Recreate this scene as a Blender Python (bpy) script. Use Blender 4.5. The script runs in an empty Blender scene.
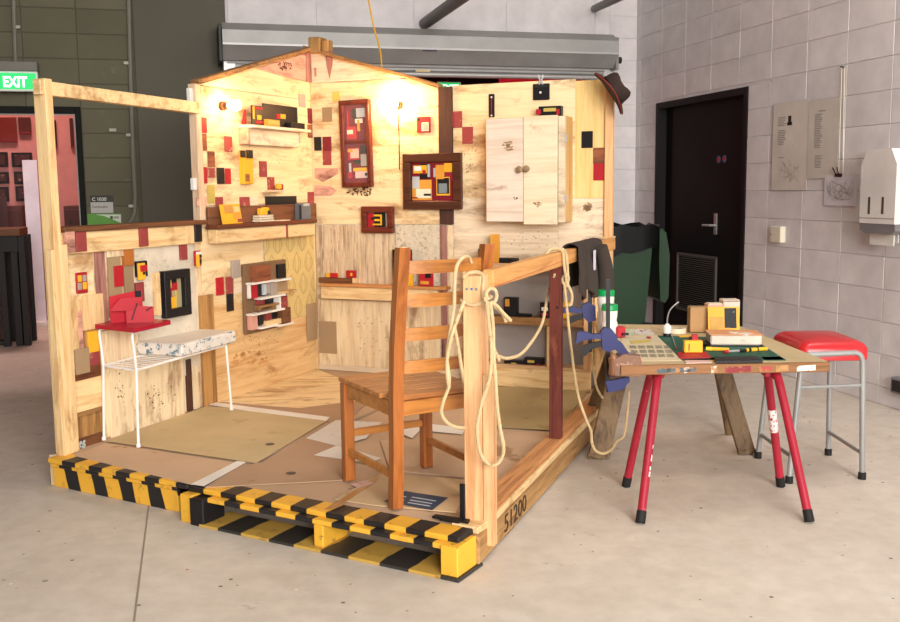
import bpy, bmesh, math, random
from mathutils import Vector, Matrix
random.seed(7)
R = math.radians
D = bpy.data
COL = bpy.context.scene.collection
SC = bpy.context.scene

# ------------------------------------------------------------------ camera, world, lights, exposure
F, PITCH, ROLL, H = 980.0, 0.125, -0.011, 1.36        # focal length in pixels of a 900 px wide frame, tilt, roll, eye height
cd = D.cameras.new('camera'); cam = D.objects.new('camera', cd); COL.objects.link(cam)
cd.sensor_fit = 'HORIZONTAL'; cd.sensor_width = 36.0; cd.lens = F / 900 * 36.0
cd.clip_start = .05; cd.clip_end = 100
cam.matrix_world = Matrix.Translation((0, 0, H)) @ Matrix.Rotation(math.pi / 2 - PITCH, 4, 'X') @ Matrix.Rotation(ROLL, 4, 'Z')
SC.camera = cam

SC.view_settings.view_transform = 'Standard'; SC.view_settings.look = 'None'
SC.view_settings.gamma = 1; SC.view_settings.use_curve_mapping = False
SC.view_settings.exposure = 0.27

wd = D.worlds.new('world'); SC.world = wd; wd.use_nodes = True
wd.node_tree.nodes['Background'].inputs[0].default_value = (.86, .9, 1, 1)
wd.node_tree.nodes['Background'].inputs[1].default_value = .1

def area(name, loc, target, size, power, col):
    l = D.lights.new(name, 'AREA'); l.shape = 'RECTANGLE'; l.size, l.size_y = size; l.energy = power; l.color = col
    o = D.objects.new(name, l); COL.objects.link(o); o.location = loc
    o.rotation_euler = (Vector(target) - Vector(loc)).to_track_quat('-Z', 'Y').to_euler()
    return o
# daylight from the open loading door behind and to the right of the photographer, and a hall ceiling lamp at the right
dl = area('open_door_daylight', (2.3, -4.4, 2.7), (.7, 4.4, .2), (4.5, 2.8), 350, (1, .97, .945)); dl.data.spread = R(110)
area('ceiling_lamp_right', (2.2, 4.4, 4.3), (1.7, 4.6, 0), (2.0, .5), 40, (1, .93, .85))
area('shed_fill_light', (.5, 1.0, 4.3), (0, 4.6, .4), (2.4, .5), 55, (1, .92, .82))  # unseen fill lamp, added to lighten the shed interior

# ------------------------------------------------------------------ pixels to points
def ray(px, py):
    x = (px - 450) / F; y = (py - 311) / F
    cr, sr = math.cos(ROLL), math.sin(ROLL)
    xc = x * cr + y * sr; yc = -x * sr + y * cr
    cp, sp = math.cos(PITCH), math.sin(PITCH)
    return Vector((xc, cp - sp * yc, -sp - cp * yc))
EYE = Vector((0, 0, H))
def gz(px, py, z=0.):
    d = ray(px, py); return EYE + d * ((z - H) / d.z)
def aty(px, py, Y):
    d = ray(px, py); return EYE + d * (Y / d.y)

class Fr:
    """an upright frame: x along a wall, y away from the viewer, z up"""
    def __init__(s, p, deg, z=0.):
        s.p = Vector((p[0], p[1], z)); s.a = R(deg)
        s.X = Vector((math.cos(s.a), math.sin(s.a), 0)); s.Y = Vector((-s.X.y, s.X.x, 0))
        s.M = Matrix.Translation(s.p) @ Matrix.Rotation(s.a, 4, 'Z')
        s.I = s.M.inverted()
    def uv(s, px, py, off=0.):
        d = ray(px, py); o = s.p + s.Y * off
        t = (o - EYE).dot(s.Y) / d.dot(s.Y)
        q = s.I @ (EYE + d * t); return q.x, q.z
    def loc(s, w): return s.I @ Vector(w)
    def poly(s, pts, off=0.): return [s.uv(*p, off) for p in pts]
    def rect(s, x0, y0, x1, y1, off=0.):
        a = s.uv(x0, y0, off); b = s.uv(x1, y1, off)
        return min(a[0], b[0]), max(a[0], b[0]), min(a[1], b[1]), max(a[1], b[1])
WF = Fr((0, 0), 0)
BWc = (1.765, 9.343)
RW = Fr(BWc, -75.2)          # room, right wall (x from the far corner to the viewer)
BW = Fr(BWc, 14.8)           # room, back wall (x negative to the left of the corner)
LW = Fr((-1.848, 4.485), 66.1)   # shed, left wall
KW = Fr((-.908, 6.606), -22.0)   # shed, back wall
RS = Fr((.10, 3.48), 69.3)       # shed, railing side
PL = Fr((-1.868, 4.407), -29.8)  # front of left pallet
PR = Fr((-1.055, 3.879), -29.8)  # front of right pallet
PZ = .14                         # platform height

# ------------------------------------------------------------------ mesh helpers
class MB:
    def __init__(s): s.v = []; s.f = []; s.sm = False
    def add(s, vs, fs):
        n = len(s.v); s.v += [Vector(v) for v in vs]; s.f += [tuple(i + n for i in f) for f in fs]; return s
    def box(s, x0, x1, y0, y1, z0, z1, b=0.):
        if b <= 0:
            return s.add([(x, y, z) for x in (x0, x1) for y in (y0, y1) for z in (z0, z1)],
                         [(0, 1, 3, 2), (4, 6, 7, 5), (0, 4, 5, 1), (2, 3, 7, 6), (0, 2, 6, 4), (1, 5, 7, 3)])
        b = min(b, abs(x1 - x0) * .45, abs(y1 - y0) * .45, abs(z1 - z0) * .45)
        c = Vector(((x0 + x1) / 2, (y0 + y1) / 2, (z0 + z1) / 2)); h = Vector((abs(x1 - x0) / 2, abs(y1 - y0) / 2, abs(z1 - z0) / 2))
        vs = []; ix = {}
        for sx in (-1, 1):
            for sy in (-1, 1):
                for sz in (-1, 1):
                    for k in range(3):
                        o = Vector((sx * (h.x - b), sy * (h.y - b), sz * (h.z - b))); o[k] = (sx, sy, sz)[k] * h[k]
                        ix[(sx, sy, sz, k)] = len(vs); vs.append(c + o)
        fs = []
        for k in range(3):
            i, j = [a for a in range(3) if a != k]
            for sg in (-1, 1):
                q = []
                for (a, bb) in ((-1, -1), (1, -1), (1, 1), (-1, 1)):
                    t = [0, 0, 0]; t[k] = sg; t[i] = a; t[j] = bb; q.append(ix[(*t, k)])
                fs.append(q)
            for a in (-1, 1):
                for bb in (-1, 1):
                    t = [0, 0, 0]; t[i] = a; t[j] = bb; t0 = list(t); t0[k] = -1; t1 = list(t); t1[k] = 1
                    fs.append((ix[(*t0, i)], ix[(*t1, i)], ix[(*t1, j)], ix[(*t0, j)]))
        for sx in (-1, 1):
            for sy in (-1, 1):
                for sz in (-1, 1): fs.append([ix[(sx, sy, sz, k)] for k in range(3)])
        return s.add(vs, fs)
    def prism(s, pts, y0, y1):                       # polygon in x,z pushed along y
        n = len(pts); vs = [(p[0], y0, p[1]) for p in pts] + [(p[0], y1, p[1]) for p in pts]
        return s.add(vs, [tuple(range(n)), tuple(range(2 * n - 1, n - 1, -1))] + [(i, (i + 1) % n, n + (i + 1) % n, n + i) for i in range(n)])
    def flat(s, pts, z0, z1):                        # polygon in x,y pushed along z
        n = len(pts); vs = [(p[0], p[1], z0) for p in pts] + [(p[0], p[1], z1) for p in pts]
        return s.add(vs, [tuple(range(n)), tuple(range(2 * n - 1, n - 1, -1))] + [(i, (i + 1) % n, n + (i + 1) % n, n + i) for i in range(n)])
    def beam(s, p, q, w, h, up=(0, 0, 1), b=0., taper=1.):
        p = Vector(p); q = Vector(q); d = (q - p); L = d.length; d.normalize()
        sd = d.cross(Vector(up)); 
        if sd.length < 1e-4: sd = d.cross(Vector((1, 0, 0)))
        sd.normalize(); u = sd.cross(d).normalized()
        m = MB().box(0, L, -w / 2, w / 2, -h / 2, h / 2, b)
        for v in m.v:
            k = 1 + (taper - 1) * v.x / L
            s_ = p + d * v.x + sd * v.y * k + u * v.z * k; v.x, v.y, v.z = s_
        return s.add(m.v, m.f)
    def tube(s, pts, r, n=8, close=False):
        pts = [Vector(p) for p in pts]; m = len(pts); rs = r if isinstance(r, (list, tuple)) else [r] * m
        vs = []; pu = None
        for i, p in enumerate(pts):
            a = pts[(i - 1) % m] if close or i > 0 else p; b = pts[(i + 1) % m] if close or i < m - 1 else p
            t = (b - a).normalized()
            if pu is None:
                pu = t.orthogonal().normalized()
            pu = (pu - t * pu.dot(t))
            pu = pu.normalized() if pu.length > 1e-6 else t.orthogonal().normalized()
            w = t.cross(pu)
            for k in range(n):
                an = 2 * math.pi * k / n; vs.append(p + (pu * math.cos(an) + w * math.sin(an)) * rs[i])
        fs = []
        for i in range(m if close else m - 1):
            j = (i + 1) % m
            for k in range(n): fs.append((i * n + k, i * n + (k + 1) % n, j * n + (k + 1) % n, j * n + k))
        if not close: fs += [tuple(range(n - 1, -1, -1)), tuple((m - 1) * n + k for k in range(n))]
        s.sm = True
        return s.add(vs, fs)
    def lathe(s, prof, c=(0, 0, 0), n=20, sx=1., sy=1.):
        vs = []; m = len(prof)
        for (r, z) in prof:
            for k in range(n):
                a = 2 * math.pi * k / n; vs.append((c[0] + r * sx * math.cos(a), c[1] + r * sy * math.sin(a), c[2] + z))
        fs = [(i * n + k, i * n + (k + 1) % n, (i + 1) * n + (k + 1) % n, (i + 1) * n + k) for i in range(m - 1) for k in range(n)]
        fs += [tuple(range(n)), tuple((m - 1) * n + k for k in range(n))]
        s.sm = True
        return s.add(vs, fs)
    def xf(s, M):
        for v in s.v:
            w = M @ v; v.x, v.y, v.z = w
        return s

WM = {}
def props(o, label=None, cat=None, group=None, kind=None):
    if label: o['label'] = label
    if cat: o['category'] = cat
    if group: o['group'] = group
    if kind: o['kind'] = kind
    return o
def place(o, M, parent=None):
    WM[o.name] = M
    if parent:
        o.parent = parent; o.matrix_local = WM[parent.name].inverted() @ M
    else: o.matrix_world = M
def root(name, fr, at, label, cat, group=None, kind=None):
    o = D.objects.new(name, None); o.empty_display_size = .05; COL.objects.link(o)
    place(o, fr.M @ Matrix.Translation(at)); return props(o, label, cat, group, kind)
def add(name, mb, mat, fr=WF, parent=None, label=None, cat=None, group=None, kind=None, smooth=None, org='base'):
    """links the collected shape as one mesh object, its origin at the middle of its base"""
    lo = Vector([min(v[k] for v in mb.v) for k in range(3)]); hi = Vector([max(v[k] for v in mb.v) for k in range(3)])
    c = (lo + hi) / 2
    if org == 'base': c.z = lo.z
    me = D.meshes.new(name); me.from_pydata([v - c for v in mb.v], [], mb.f)
    bm = bmesh.new(); bm.from_mesh(me); bmesh.ops.recalc_face_normals(bm, faces=bm.faces)
    sm = mb.sm if smooth is None else smooth
    if sm:
        for f in bm.faces: f.smooth = True
        for e in bm.edges:
            if len(e.link_faces) == 2 and e.calc_face_angle(0) > .7: e.smooth = False
    bm.to_mesh(me); bm.free(); me.materials.append(mat)
    o = D.objects.new(name, me); COL.objects.link(o)
    place(o, fr.M @ Matrix.Translation(c), parent)
    return props(o, label, cat, group, kind)
def bx(name, fr, x0, x1, y0, y1, z0, z1, mat, parent=None, b=.002, **k):
    return add(name, MB().box(x0, x1, y0, y1, z0, z1, b), mat, fr, parent, **k)
def pr(name, fr, px, off, th, mat, parent=None, b=.0015, **k):
    """a board on a wall: px = (x0,y0,x1,y1) of its upper left and lower right corner, front at -off-th, back at -off"""
    u0, u1, v0, v1 = fr.rect(*px, -off - th)
    return bx(name, fr, u0, u1, -off - th, -off, v0, v1, mat, parent, min(b, th * .4), **k)
def pp(name, fr, pts, off, th, mat, parent=None, **k):
    return add(name, MB().prism(fr.poly(pts, -off - th), -off - th, -off), mat, fr, parent, **k)
def smooth_path(pts, sub=6):
    P = [Vector(p) for p in pts]; out = []
    for i in range(len(P) - 1):
        a = P[max(i - 1, 0)]; b = P[i]; c = P[i + 1]; d = P[min(i + 2, len(P) - 1)]
        for k in range(sub):
            t = k / sub
            out.append(.5 * ((2 * b) + (c - a) * t + (2 * a - 5 * b + 4 * c - d) * t * t + (3 * b - a - 3 * c + d) * t ** 3))
    return out + [P[-1]]
def text(name, s, fr, u, v, y, size, mat, parent, wide=None, align='LEFT', rot=None, bold=0., **k):
    cu = D.curves.new('t', 'FONT'); cu.body = s; cu.size = size; cu.extrude = .0008; cu.align_x = align; cu.resolution_u = 3; cu.offset = bold * size
    to = D.objects.new('t', cu); COL.objects.link(to)
    me = D.meshes.new_from_object(to.evaluated_get(bpy.context.evaluated_depsgraph_get()))
    D.objects.remove(to); D.curves.remove(cu)
    mb = MB()
    w = max(p.co.x for p in me.vertices) - min(p.co.x for p in me.vertices)
    sx = (wide / w) if wide else 1
    mb.add([(p.co.x * sx, -p.co.z, p.co.y) for p in me.vertices], [tuple(p.vertices) for p in me.polygons])
    D.meshes.remove(me)
    if rot: mb.xf(rot)
    mb.xf(Matrix.Translation((u, y, v)))
    return add(name, mb, mat, fr, parent, smooth=False, **k)

# ------------------------------------------------------------------ materials
def lin(h):
    h = h.lstrip('#'); c = [int(h[i:i + 2], 16) / 255 for i in (0, 2, 4)]
    return tuple(x / 12.92 if x <= .04045 else ((x + .055) / 1.055) ** 2.4 for x in c) + (1,)
MATS = {}
def newmat(name):
    m = D.materials.new(name); m.use_nodes = True; nt = m.node_tree; bs = nt.nodes['Principled BSDF']
    return m, nt, bs, (lambda t, **kw: mk(nt, t, **kw))
def mk(nt, t, **kw):
    n = nt.nodes.new(t)
    for k, v in kw.items():
        if k.startswith('i_'):
            key = k[2:]; n.inputs[int(key) if key.isdigit() else key.replace('_', ' ')].default_value = v
        else: setattr(n, k, v)
    return n
def coords(nt, scale=(1, 1, 1), rnd=True):
    tc = mk(nt, 'ShaderNodeTexCoord'); mp = mk(nt, 'ShaderNodeMapping'); mp.inputs['Scale'].default_value = scale
    if rnd:
        oi = mk(nt, 'ShaderNodeObjectInfo'); va = mk(nt, 'ShaderNodeVectorMath', operation='SCALE')
        va.inputs[0].default_value = (13.1, 7.7, 19.3); nt.links.new(oi.outputs['Random'], va.inputs['Scale'])
        ad = mk(nt, 'ShaderNodeVectorMath', operation='ADD'); nt.links.new(tc.outputs['Object'], ad.inputs[0]); nt.links.new(va.outputs[0], ad.inputs[1])
        nt.links.new(ad.outputs[0], mp.inputs[0])
    else: nt.links.new(tc.outputs['Object'], mp.inputs[0])
    return mp.outputs[0]
def ramp(nt, src, stops):
    r = mk(nt, 'ShaderNodeValToRGB'); e = r.color_ramp.elements
    while len(e) < len(stops): e.new(.5)
    for i, (p, c) in enumerate(stops): e[i].position = p; e[i].color = c if len(c) == 4 else (*c, 1)
    nt.links.new(src, r.inputs[0]); return r.outputs[0]
def mix(nt, fac, a, b, mode='MIX'):
    m = mk(nt, 'ShaderNodeMix', data_type='RGBA', blend_type=mode)
    for s, i in ((fac, 0), (a, 6), (b, 7)):
        if isinstance(s, (float, int)): m.inputs[i].default_value = s
        elif isinstance(s, tuple): m.inputs[i].default_value = s
        else: nt.links.new(s, m.inputs[i])
    return m.outputs[2]
def noise(nt, co, sc, det=4, rough=.55, dist=0.):
    n = mk(nt, 'ShaderNodeTexNoise', i_Scale=sc, i_Detail=det, i_Roughness=rough, i_Distortion=dist); nt.links.new(co, n.inputs['Vector']); return n.outputs['Fac']
B0, W1 = (0, 0, 0, 1), (1, 1, 1, 1)
def bump(nt, bs, h, st=.3, d=.002):
    b = mk(nt, 'ShaderNodeBump', i_Strength=st, i_Distance=d); nt.links.new(h, b.inputs['Height']); nt.links.new(b.outputs[0], bs.inputs['Normal'])
def vary(nt, col, amt=.12):
    oi = mk(nt, 'ShaderNodeObjectInfo'); mr = mk(nt, 'ShaderNodeMapRange', i_3=1 - amt, i_4=1 + amt * .6); nt.links.new(oi.outputs['Random'], mr.inputs[0])
    hs = mk(nt, 'ShaderNodeHueSaturation'); nt.links.new(mr.outputs[0], hs.inputs['Value']); nt.links.new(col, hs.inputs['Color']); return hs.outputs[0]
def wood(name, base, dark, ax='X', knots=.5, stain=None, stain_amt=.0, rough=.6, g=1., var=.12, spec=.35):
    m, nt, bs, _ = newmat(name)
    sc = {'X': (.6, 9, 9), 'Z': (9, 9, .6), 'Y': (9, .6, 9)}[ax]
    co = coords(nt, sc); n = noise(nt, co, 3.2 * g, 5, .6, .6)
    c = ramp(nt, n, [(.32, lin(dark)), (.52, lin(base)), (.8, tuple(min(1, x * 1.1) for x in lin(base)[:3]) + (1,))])
    fl = noise(nt, co, 16 * g, 2, .5); c = mix(nt, .25, c, ramp(nt, fl, [(.35, lin(dark)), (.6, lin(base))]))
    co2 = coords(nt, {'X': (.35, 1, 1), 'Z': (1, 1, .35), 'Y': (1, .35, 1)}[ax])
    if knots:
        vo = mk(nt, 'ShaderNodeTexVoronoi', i_Scale=5.0); nt.links.new(co2, vo.inputs['Vector'])
        k = ramp(nt, vo.outputs['Distance'], [(.03 * knots, W1), (.085 * knots, B0)])
        c = mix(nt, k, c, tuple(x * .45 for x in lin(dark)[:3]) + (1,))
    if stain:
        s = noise(nt, coords(nt, {'X': (1, 2.6, 2.6), 'Z': (3.6, 3.6, .9), 'Y': (2.6, 1, 2.6)}[ax]), 2.6, 6, .68, .4)
        c = mix(nt, ramp(nt, s, [(.62 - stain_amt * .2, B0), (.74 - stain_amt * .12, (.85, .85, .85, 1))]), c, lin(stain))
    c = vary(nt, c, var)
    nt.links.new(c, bs.inputs['Base Color']); bs.inputs['Roughness'].default_value = rough; bs.inputs['Specular IOR Level'].default_value = spec
    bump(nt, bs, n, .15, .001); MATS[name] = m; return m
def paint(name, col, under=None, wear=.0, rough=.55, scale=9., var=.08, metal=0., bmp=.0, spec=.35):
    m, nt, bs, _ = newmat(name); c0 = lin(col)
    co = coords(nt); n = noise(nt, co, scale * .35, 4, .6)
    c = ramp(nt, n, [(.3, tuple(x * .86 for x in c0[:3]) + (1,)), (.7, tuple(min(1, x * 1.08) for x in c0[:3]) + (1,))])
    if under:
        w = noise(nt, co, scale, 5, .7); c = mix(nt, ramp(nt, w, [(.70 - wear * .25, B0), (.74 - wear * .25, W1)]), c, lin(under))
    c = vary(nt, c, var); nt.links.new(c, bs.inputs['Base Color'])
    bs.inputs['Roughness'].default_value = rough; bs.inputs['Metallic'].default_value = metal; bs.inputs['Specular IOR Level'].default_value = spec
    if bmp: bump(nt, bs, noise(nt, co, scale * 8, 3, .6), bmp, .002)
    MATS[name] = m; return m
def emit(name, col, st):
    m, nt, bs, _ = newmat(name); bs.inputs['Base Color'].default_value = lin(col); bs.inputs['Emission Color'].default_value = lin(col); bs.inputs['Emission Strength'].default_value = st
    MATS[name] = m; return m

pine = wood('pine', '#efd19c', '#cfa066', 'X', .8, '#9a6a3c', .45)
pineZ = wood('pine_upright', '#edcd98', '#cf9f66', 'Z', .8, '#a87848', .45)
pineY = wood('pine_depth', '#e0b87c', '#b8864e', 'Y', .6)
ply = wood('plywood', '#f0d9ac', '#ddbc88', 'X', .55, '#94602f', .55, g=.7, var=.06)
plyZ = wood('plywood_upright', '#ecd8b2', '#d2b288', 'Z', .55, '#8d6642', .55, g=.8, var=.06)
plyP = wood('plywood_streaked', '#e3c08a', '#c58f55', 'X', .5, '#a2663a', .32, g=.7, var=.05)
plyW = wood('plywood_pale', '#e9d8bb', '#cdb391', 'X', .5, '#94785e', .55, g=.7, var=.06)
pinkply = wood('plywood_pink_stained', '#d8a48e', '#b8776a', 'X', .5, '#5a2a20', .6, var=.08)
clad = wood('streaked_cladding', '#d9c2a0', '#8f6a4c', 'Z', .0, '#7d5a44', .15, g=1.3, var=.1)
bark = wood('bark_edged_plank', '#a8766a', '#4a1f22', 'Z', .6, '#e0a58e', .2, var=.1)
oldwood = wood('weathered_board', '#a3794a', '#5d3f26', 'X', .6, '#3b2a1c', .3)
oldwoodZ = wood('weathered_board_upright', '#b98b52', '#7a5430', 'Z', .7, '#57391f', .2)
greywood = wood('grey_trestle_wood', '#7c6242', '#42301d', 'Z', .5, '#2f2418', .2)
brown = wood('brown_stained_board', '#7a4d30', '#4d2d1c', 'X', .4)
brownZ = wood('brown_stained_plank', '#4d2c1f', '#2c1712', 'Z', .4, spec=.5)
redbrownZ = wood('red_brown_post', '#6a3024', '#3d1712', 'Z', .4, '#a05a45', .1)
walnut = wood('walnut_frame', '#56301f', '#35190f', 'X', .2, rough=.4)
mahog = wood('mahogany_frame', '#6b2a1d', '#421310', 'Z', .2, rough=.35)
chairX = wood('chair_pine_across', '#c07f3c', '#8f5526', 'X', .5, rough=.35, spec=.5, var=.05)
chairZ = wood('chair_pine_upright', '#ac6630', '#7d431c', 'Z', .5, rough=.35, spec=.5, var=.05)
chairY = wood('chair_pine_seat', '#b97a42', '#86502a', 'X', .4, rough=.4, spec=.5, var=.1)
railw = wood('railing_pine', '#e3a866', '#bb7a40', 'X', .6)
postw = wood('railing_post_pine', '#eabb88', '#cc8f5c', 'Z', .6)
RED = paint('red_paint', '#b41d28', '#84191e', .15)
PINK = paint('faded_red_paint', '#98403f', '#c08a72', .45, scale=16)
BLACK = paint('black_paint', '#17161a', '#4a4a4e', .1, .45)
YEL = paint('yellow_paint', '#f0b32c', '#d59a30', .2)
ORA = paint('orange_card', '#dd9a3a', '#c07f30', .2)
OLIVE = paint('olive_card', '#cdb45c', '#b99f50', .2)
GREYC = paint('grey_board', '#a89c90', '#8a7c70', .3)
DRED = paint('dark_red_paint', '#7d1f2a', '#a0444a', .2)
MAROON = paint('maroon_backing', '#7a0f22', None)
STRIPY = wood('brown_swatch', '#9b5a3a', '#5a2f22', 'X', 0)
CARD = paint('cardboard_swatch', '#a58a68', '#937654', .2, .9, 5)
WHITE = paint('white_paint', '#f0ece4', '#d8d0c4', .1, .4)
CREAM = paint('cream_card', '#e8dcc0', None)
SILVER = paint('silver_card', '#b8bfc0', None, rough=.35)
STEEL = paint('brushed_steel', '#b9b7b3', None, rough=.38, metal=.7)
DSTEEL = paint('dark_steel', '#33322f', None, rough=.5, metal=.4)

# ------------------------------------------------------------------ room
def floor_mat():
    m, nt, bs, _ = newmat('worn_concrete'); co = coords(nt, rnd=False)
    n = noise(nt, co, .9, 6, .6); c = ramp(nt, n, [(.3, lin('#c4b9ab')), (.7, lin('#d8cec1'))])
    n2 = noise(nt, co, 9, 5, .65); c = mix(nt, .35, c, ramp(nt, n2, [(.35, lin('#b7ab9d')), (.65, lin('#ddd4c8'))]))
    st = noise(nt, coords(nt, (1, 2.2, 1), False), 4.3, 6, .7, .5); c = mix(nt, ramp(nt, st, [(.66, B0), (.72, (.6, .6, .6, 1))]), c, lin('#7d746a'))
    for sc, th, cc in ((4.1, .04, '#968d82'), (7, .045, '#6b645b'), (5.2, .028, '#e8e3da'), (3.1, .02, '#b33a34'), (3.7, .018, '#d8a93a'), (11, .05, '#8a8178')):
        v = mk(nt, 'ShaderNodeTexVoronoi', i_Scale=float(sc)); nt.links.new(co, v.inputs['Vector'])
        c = mix(nt, ramp(nt, v.outputs['Distance'], [(th, W1), (th * 1.25, B0)]), c, lin(cc))
    nt.links.new(c, bs.inputs['Base Color']); bs.inputs['Roughness'].default_value = .62; bump(nt, bs, n2, .08, .002); return m
CONC = floor_mat()
BLOCKM = paint('painted_block', '#ddd7d7', None, rough=.6, bmp=.4, scale=12, var=.04)
MORT = paint('painted_mortar', '#dad4d3', None, rough=.7)
DARKB = paint('dark_painted_block', '#66624f', '#706b58', .25, .8, 3, var=.08, bmp=.3)
DARKM = paint('dark_painted_mortar', '#5a5647', None, rough=.9)
DARKR = paint('dark_rendered_wall', '#5f5b50', '#6f6a5e', .2, .85, 2.2)

add('floor', MB().box(-9, 6, -3, 18, -.1, 0), CONC, kind='structure')
# a saw-cut joint in the concrete
bx('trim_1', WF, 0, 1, 0, 1, 0, .001, DARKM, b=0, kind='structure')
o = D.objects['trim_1']; me = o.data
a = gz(152, 480); b_ = gz(134, 622)
mbj = MB().beam((a.x, a.y, .0008), (b_.x, b_.y, .0008), .007, .0016); D.objects.remove(o)
add('trim_1', mbj, paint('joint_filler', '#93897c'), kind='structure')

def subtract(r, h):
    u0, u1, v0, v1 = r; a0, a1, b0, b1 = h
    if u1 <= a0 or u0 >= a1 or v1 <= b0 or v0 >= b1: return [r]
    out = []
    if v1 > b1: out.append((u0, u1, b1, v1)); v1 = b1
    if v0 < b0: out.append((u0, u1, v0, b0)); v0 = b0
    if u0 < a0: out.append((u0, a0, v0, v1))
    if u1 > a1: out.append((a1, u1, v0, v1))
    return out
BCACHE = {}
def blocks(wall, fr, u0, u1, z0, z1, bu, bv, uo, vo, holes, mat, gap=.0045, proud=.006):
    i0 = math.floor((u0 - uo) / bu); i1 = math.ceil((u1 - uo) / bu); j0 = math.floor((z0 - vo) / bv); j1 = math.ceil((z1 - vo) / bv)
    for i in range(i0, i1):
        for j in range(j0, j1):
            rs = [(max(u0, uo + i * bu), min(u1, uo + (i + 1) * bu), max(z0, vo + j * bv), min(z1, vo + (j + 1) * bv))]
            for h in holes: rs = [q for r in rs for q in subtract(r, h)]
            for (p0, p1, q0, q1) in rs:
                w, hh = p1 - p0 - gap, q1 - q0 - gap
                if w < .02 or hh < .02: continue
                key = (round(w, 2), round(hh, 2), mat.name)
                if key not in BCACHE:
                    me = D.meshes.new('block'); mb = MB().box(-w / 2, w / 2, -proud, 0, -hh / 2, hh / 2, .003); me.from_pydata(mb.v, [], mb.f)
                    bm = bmesh.new(); bm.from_mesh(me); bmesh.ops.recalc_face_normals(bm, faces=bm.faces); bm.to_mesh(me); bm.free()
                    me.materials.append(mat); BCACHE[key] = me
                o = D.objects.new('block', BCACHE[key]); COL.objects.link(o)
                place(o, fr.M @ Matrix.Translation(((p0 + p1) / 2, random.uniform(0, .002), (q0 + q1) / 2)), wall)

# right wall with its dark door
du0, du1, dz = RW.uv(657, 102)[0], RW.uv(749, 87)[0], 2.09
w = MB().box(0, du0, 0, .2, 0, 4.4); w.box(du1, 8.5, 0, .2, 0, 4.4); w.box(du0, du1, 0, .2, dz, 4.4)
WR = add('wall_right', w, MORT, RW, kind='structure')
blocks(WR, RW, 0, 5.2, 0, 3.4, .425, .2, .095, -.087, [(du0, du1, -1, dz)], BLOCKM)
# back wall: dark block on the left, white over and beside the roller opening
ou0, ou1, oz = BW.uv(228, 90)[0], BW.uv(609, 90)[0], 2.42
eu0, eu1, ez = -6.15, BW.uv(79.5, 110)[0], BW.uv(79.5, 108)[1]
w = MB().box(-9, eu0, 0, .2, 0, 4.4); w.box(eu0, eu1, 0, .2, ez, 4.4); w.box(eu1, ou0, 0, .2, 0, 4.4)
WBD = add('wall_back_dark', w, DARKM, BW, kind='structure')
su = BW.uv(137, 100)[0]
blocks(WBD, BW, -7.2, su - .03, 0, 3.2, .41, .197, BW.uv(78, 59)[0], BW.uv(78, 59)[1], [(eu0, eu1, -1, ez)], DARKB, .006, .006)
bx('render', BW, su, ou0, -.012, 0, 0, 4.4, DARKR, WBD, b=.003)
w = MB().box(ou0, ou1, 0, .2, oz, 4.4); w.box(ou1, .02, 0, .2, 0, 4.4)
WBW = add('wall_back_white', w, MORT, BW, kind='structure')
blocks(WBW, BW, ou1, 0, 0, 3.4, .425, .2, -.425, -.087, [], BLOCKM)
blocks(WBW, BW, ou0 + .02, ou1, 2.713, 3.4, .85, .4, -.425, -.087, [], BLOCKM, .004, .008)
add('ceiling', MB().box(-9, 6, -3, 14, 4.4, 4.5), paint('ceiling_paint', '#8f8a82'), kind='structure')
for nm, fr_, a_, b2 in (('pipe_bracket', BW, (424, 24), (462, -3)), ('pipe_bracket.001', BW, (594, 9), (626, -6))):
    p = BW.M @ Vector((BW.uv(*a_)[0], -.01, BW.uv(*a_)[1])); q = aty(*b2, p.y - 1.2)
    q = p + (q - p) * 1.6
    add('ceiling_strut', MB().tube([p, q], .05 if a_[0] < 500 else .035, 10), paint('grey_strut' + nm[-1], '#7d7a75', rough=.5),
        label='thick grey strut rising from the white wall above the roller door' if a_[0] < 500 else 'thinner grey strut rising from the white wall near the corner', cat='strut')

# the door in the right wall
dm = paint('black_door', '#131112', None, rough=.6, spec=.15)
d1 = root('door_1', RW, (du0, 0, 0), 'black flush door with vent grille in a dark frame', 'door', kind='structure')
fw = .055
add('door_frame', MB().box(du0, du0 + fw, -.012, .12, 0, dz, .004).box(du1 - fw, du1, -.012, .12, 0, dz, .004).box(du0 + fw, du1 - fw, -.012, .12, dz - fw, dz, .004), paint('door_frame_black', '#1a1617', rough=.6, spec=.2), RW, d1)
dl0 = RW.uv(672, 150, .05)[0]
bx('side_leaf', RW, du0 + fw, dl0, .07, .11, .01, dz - fw, dm, d1)
leaf = bx('leaf', RW, dl0 + .004, du1 - fw, .05, .1, .01, dz - fw, dm, d1)
gu0, gu1, gv0, gv1 = RW.rect(677.5, 252, 715.5, 318, .045)
gr = add('vent_grille', MB().box(gu0, gu1, .035, .05, gv0, gv0 + .02).box(gu0, gu1, .035, .05, gv1 - .02, gv1).box(gu0, gu0 + .02, .035, .05, gv0, gv1).box(gu1 - .02, gu1, .035, .05, gv0, gv1), paint('grille_metal', '#5c5550', rough=.5), RW, d1)
ms = MB(); k = 26
for i in range(k):
    z = gv0 + .02 + (gv1 - gv0 - .04) * (i + .5) / k; ms.beam((gu0 + .02, .043, z), (gu1 - .02, .043, z), .012, .004, (0, .6, 1))
add('slats', ms, MATS['grille_metal'], RW, gr, kind='stuff')
hu, hv = RW.uv(716, 224, .05); hd = root('door_handle', RW, (hu, .045, hv), None, None); hd.parent = d1; hd.matrix_local = WM[d1.name].inverted() @ WM[hd.name]
bx('plate', RW, hu - .022, hu + .022, .04, .05, hv - .085, hv + .085, STEEL, hd)
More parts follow.
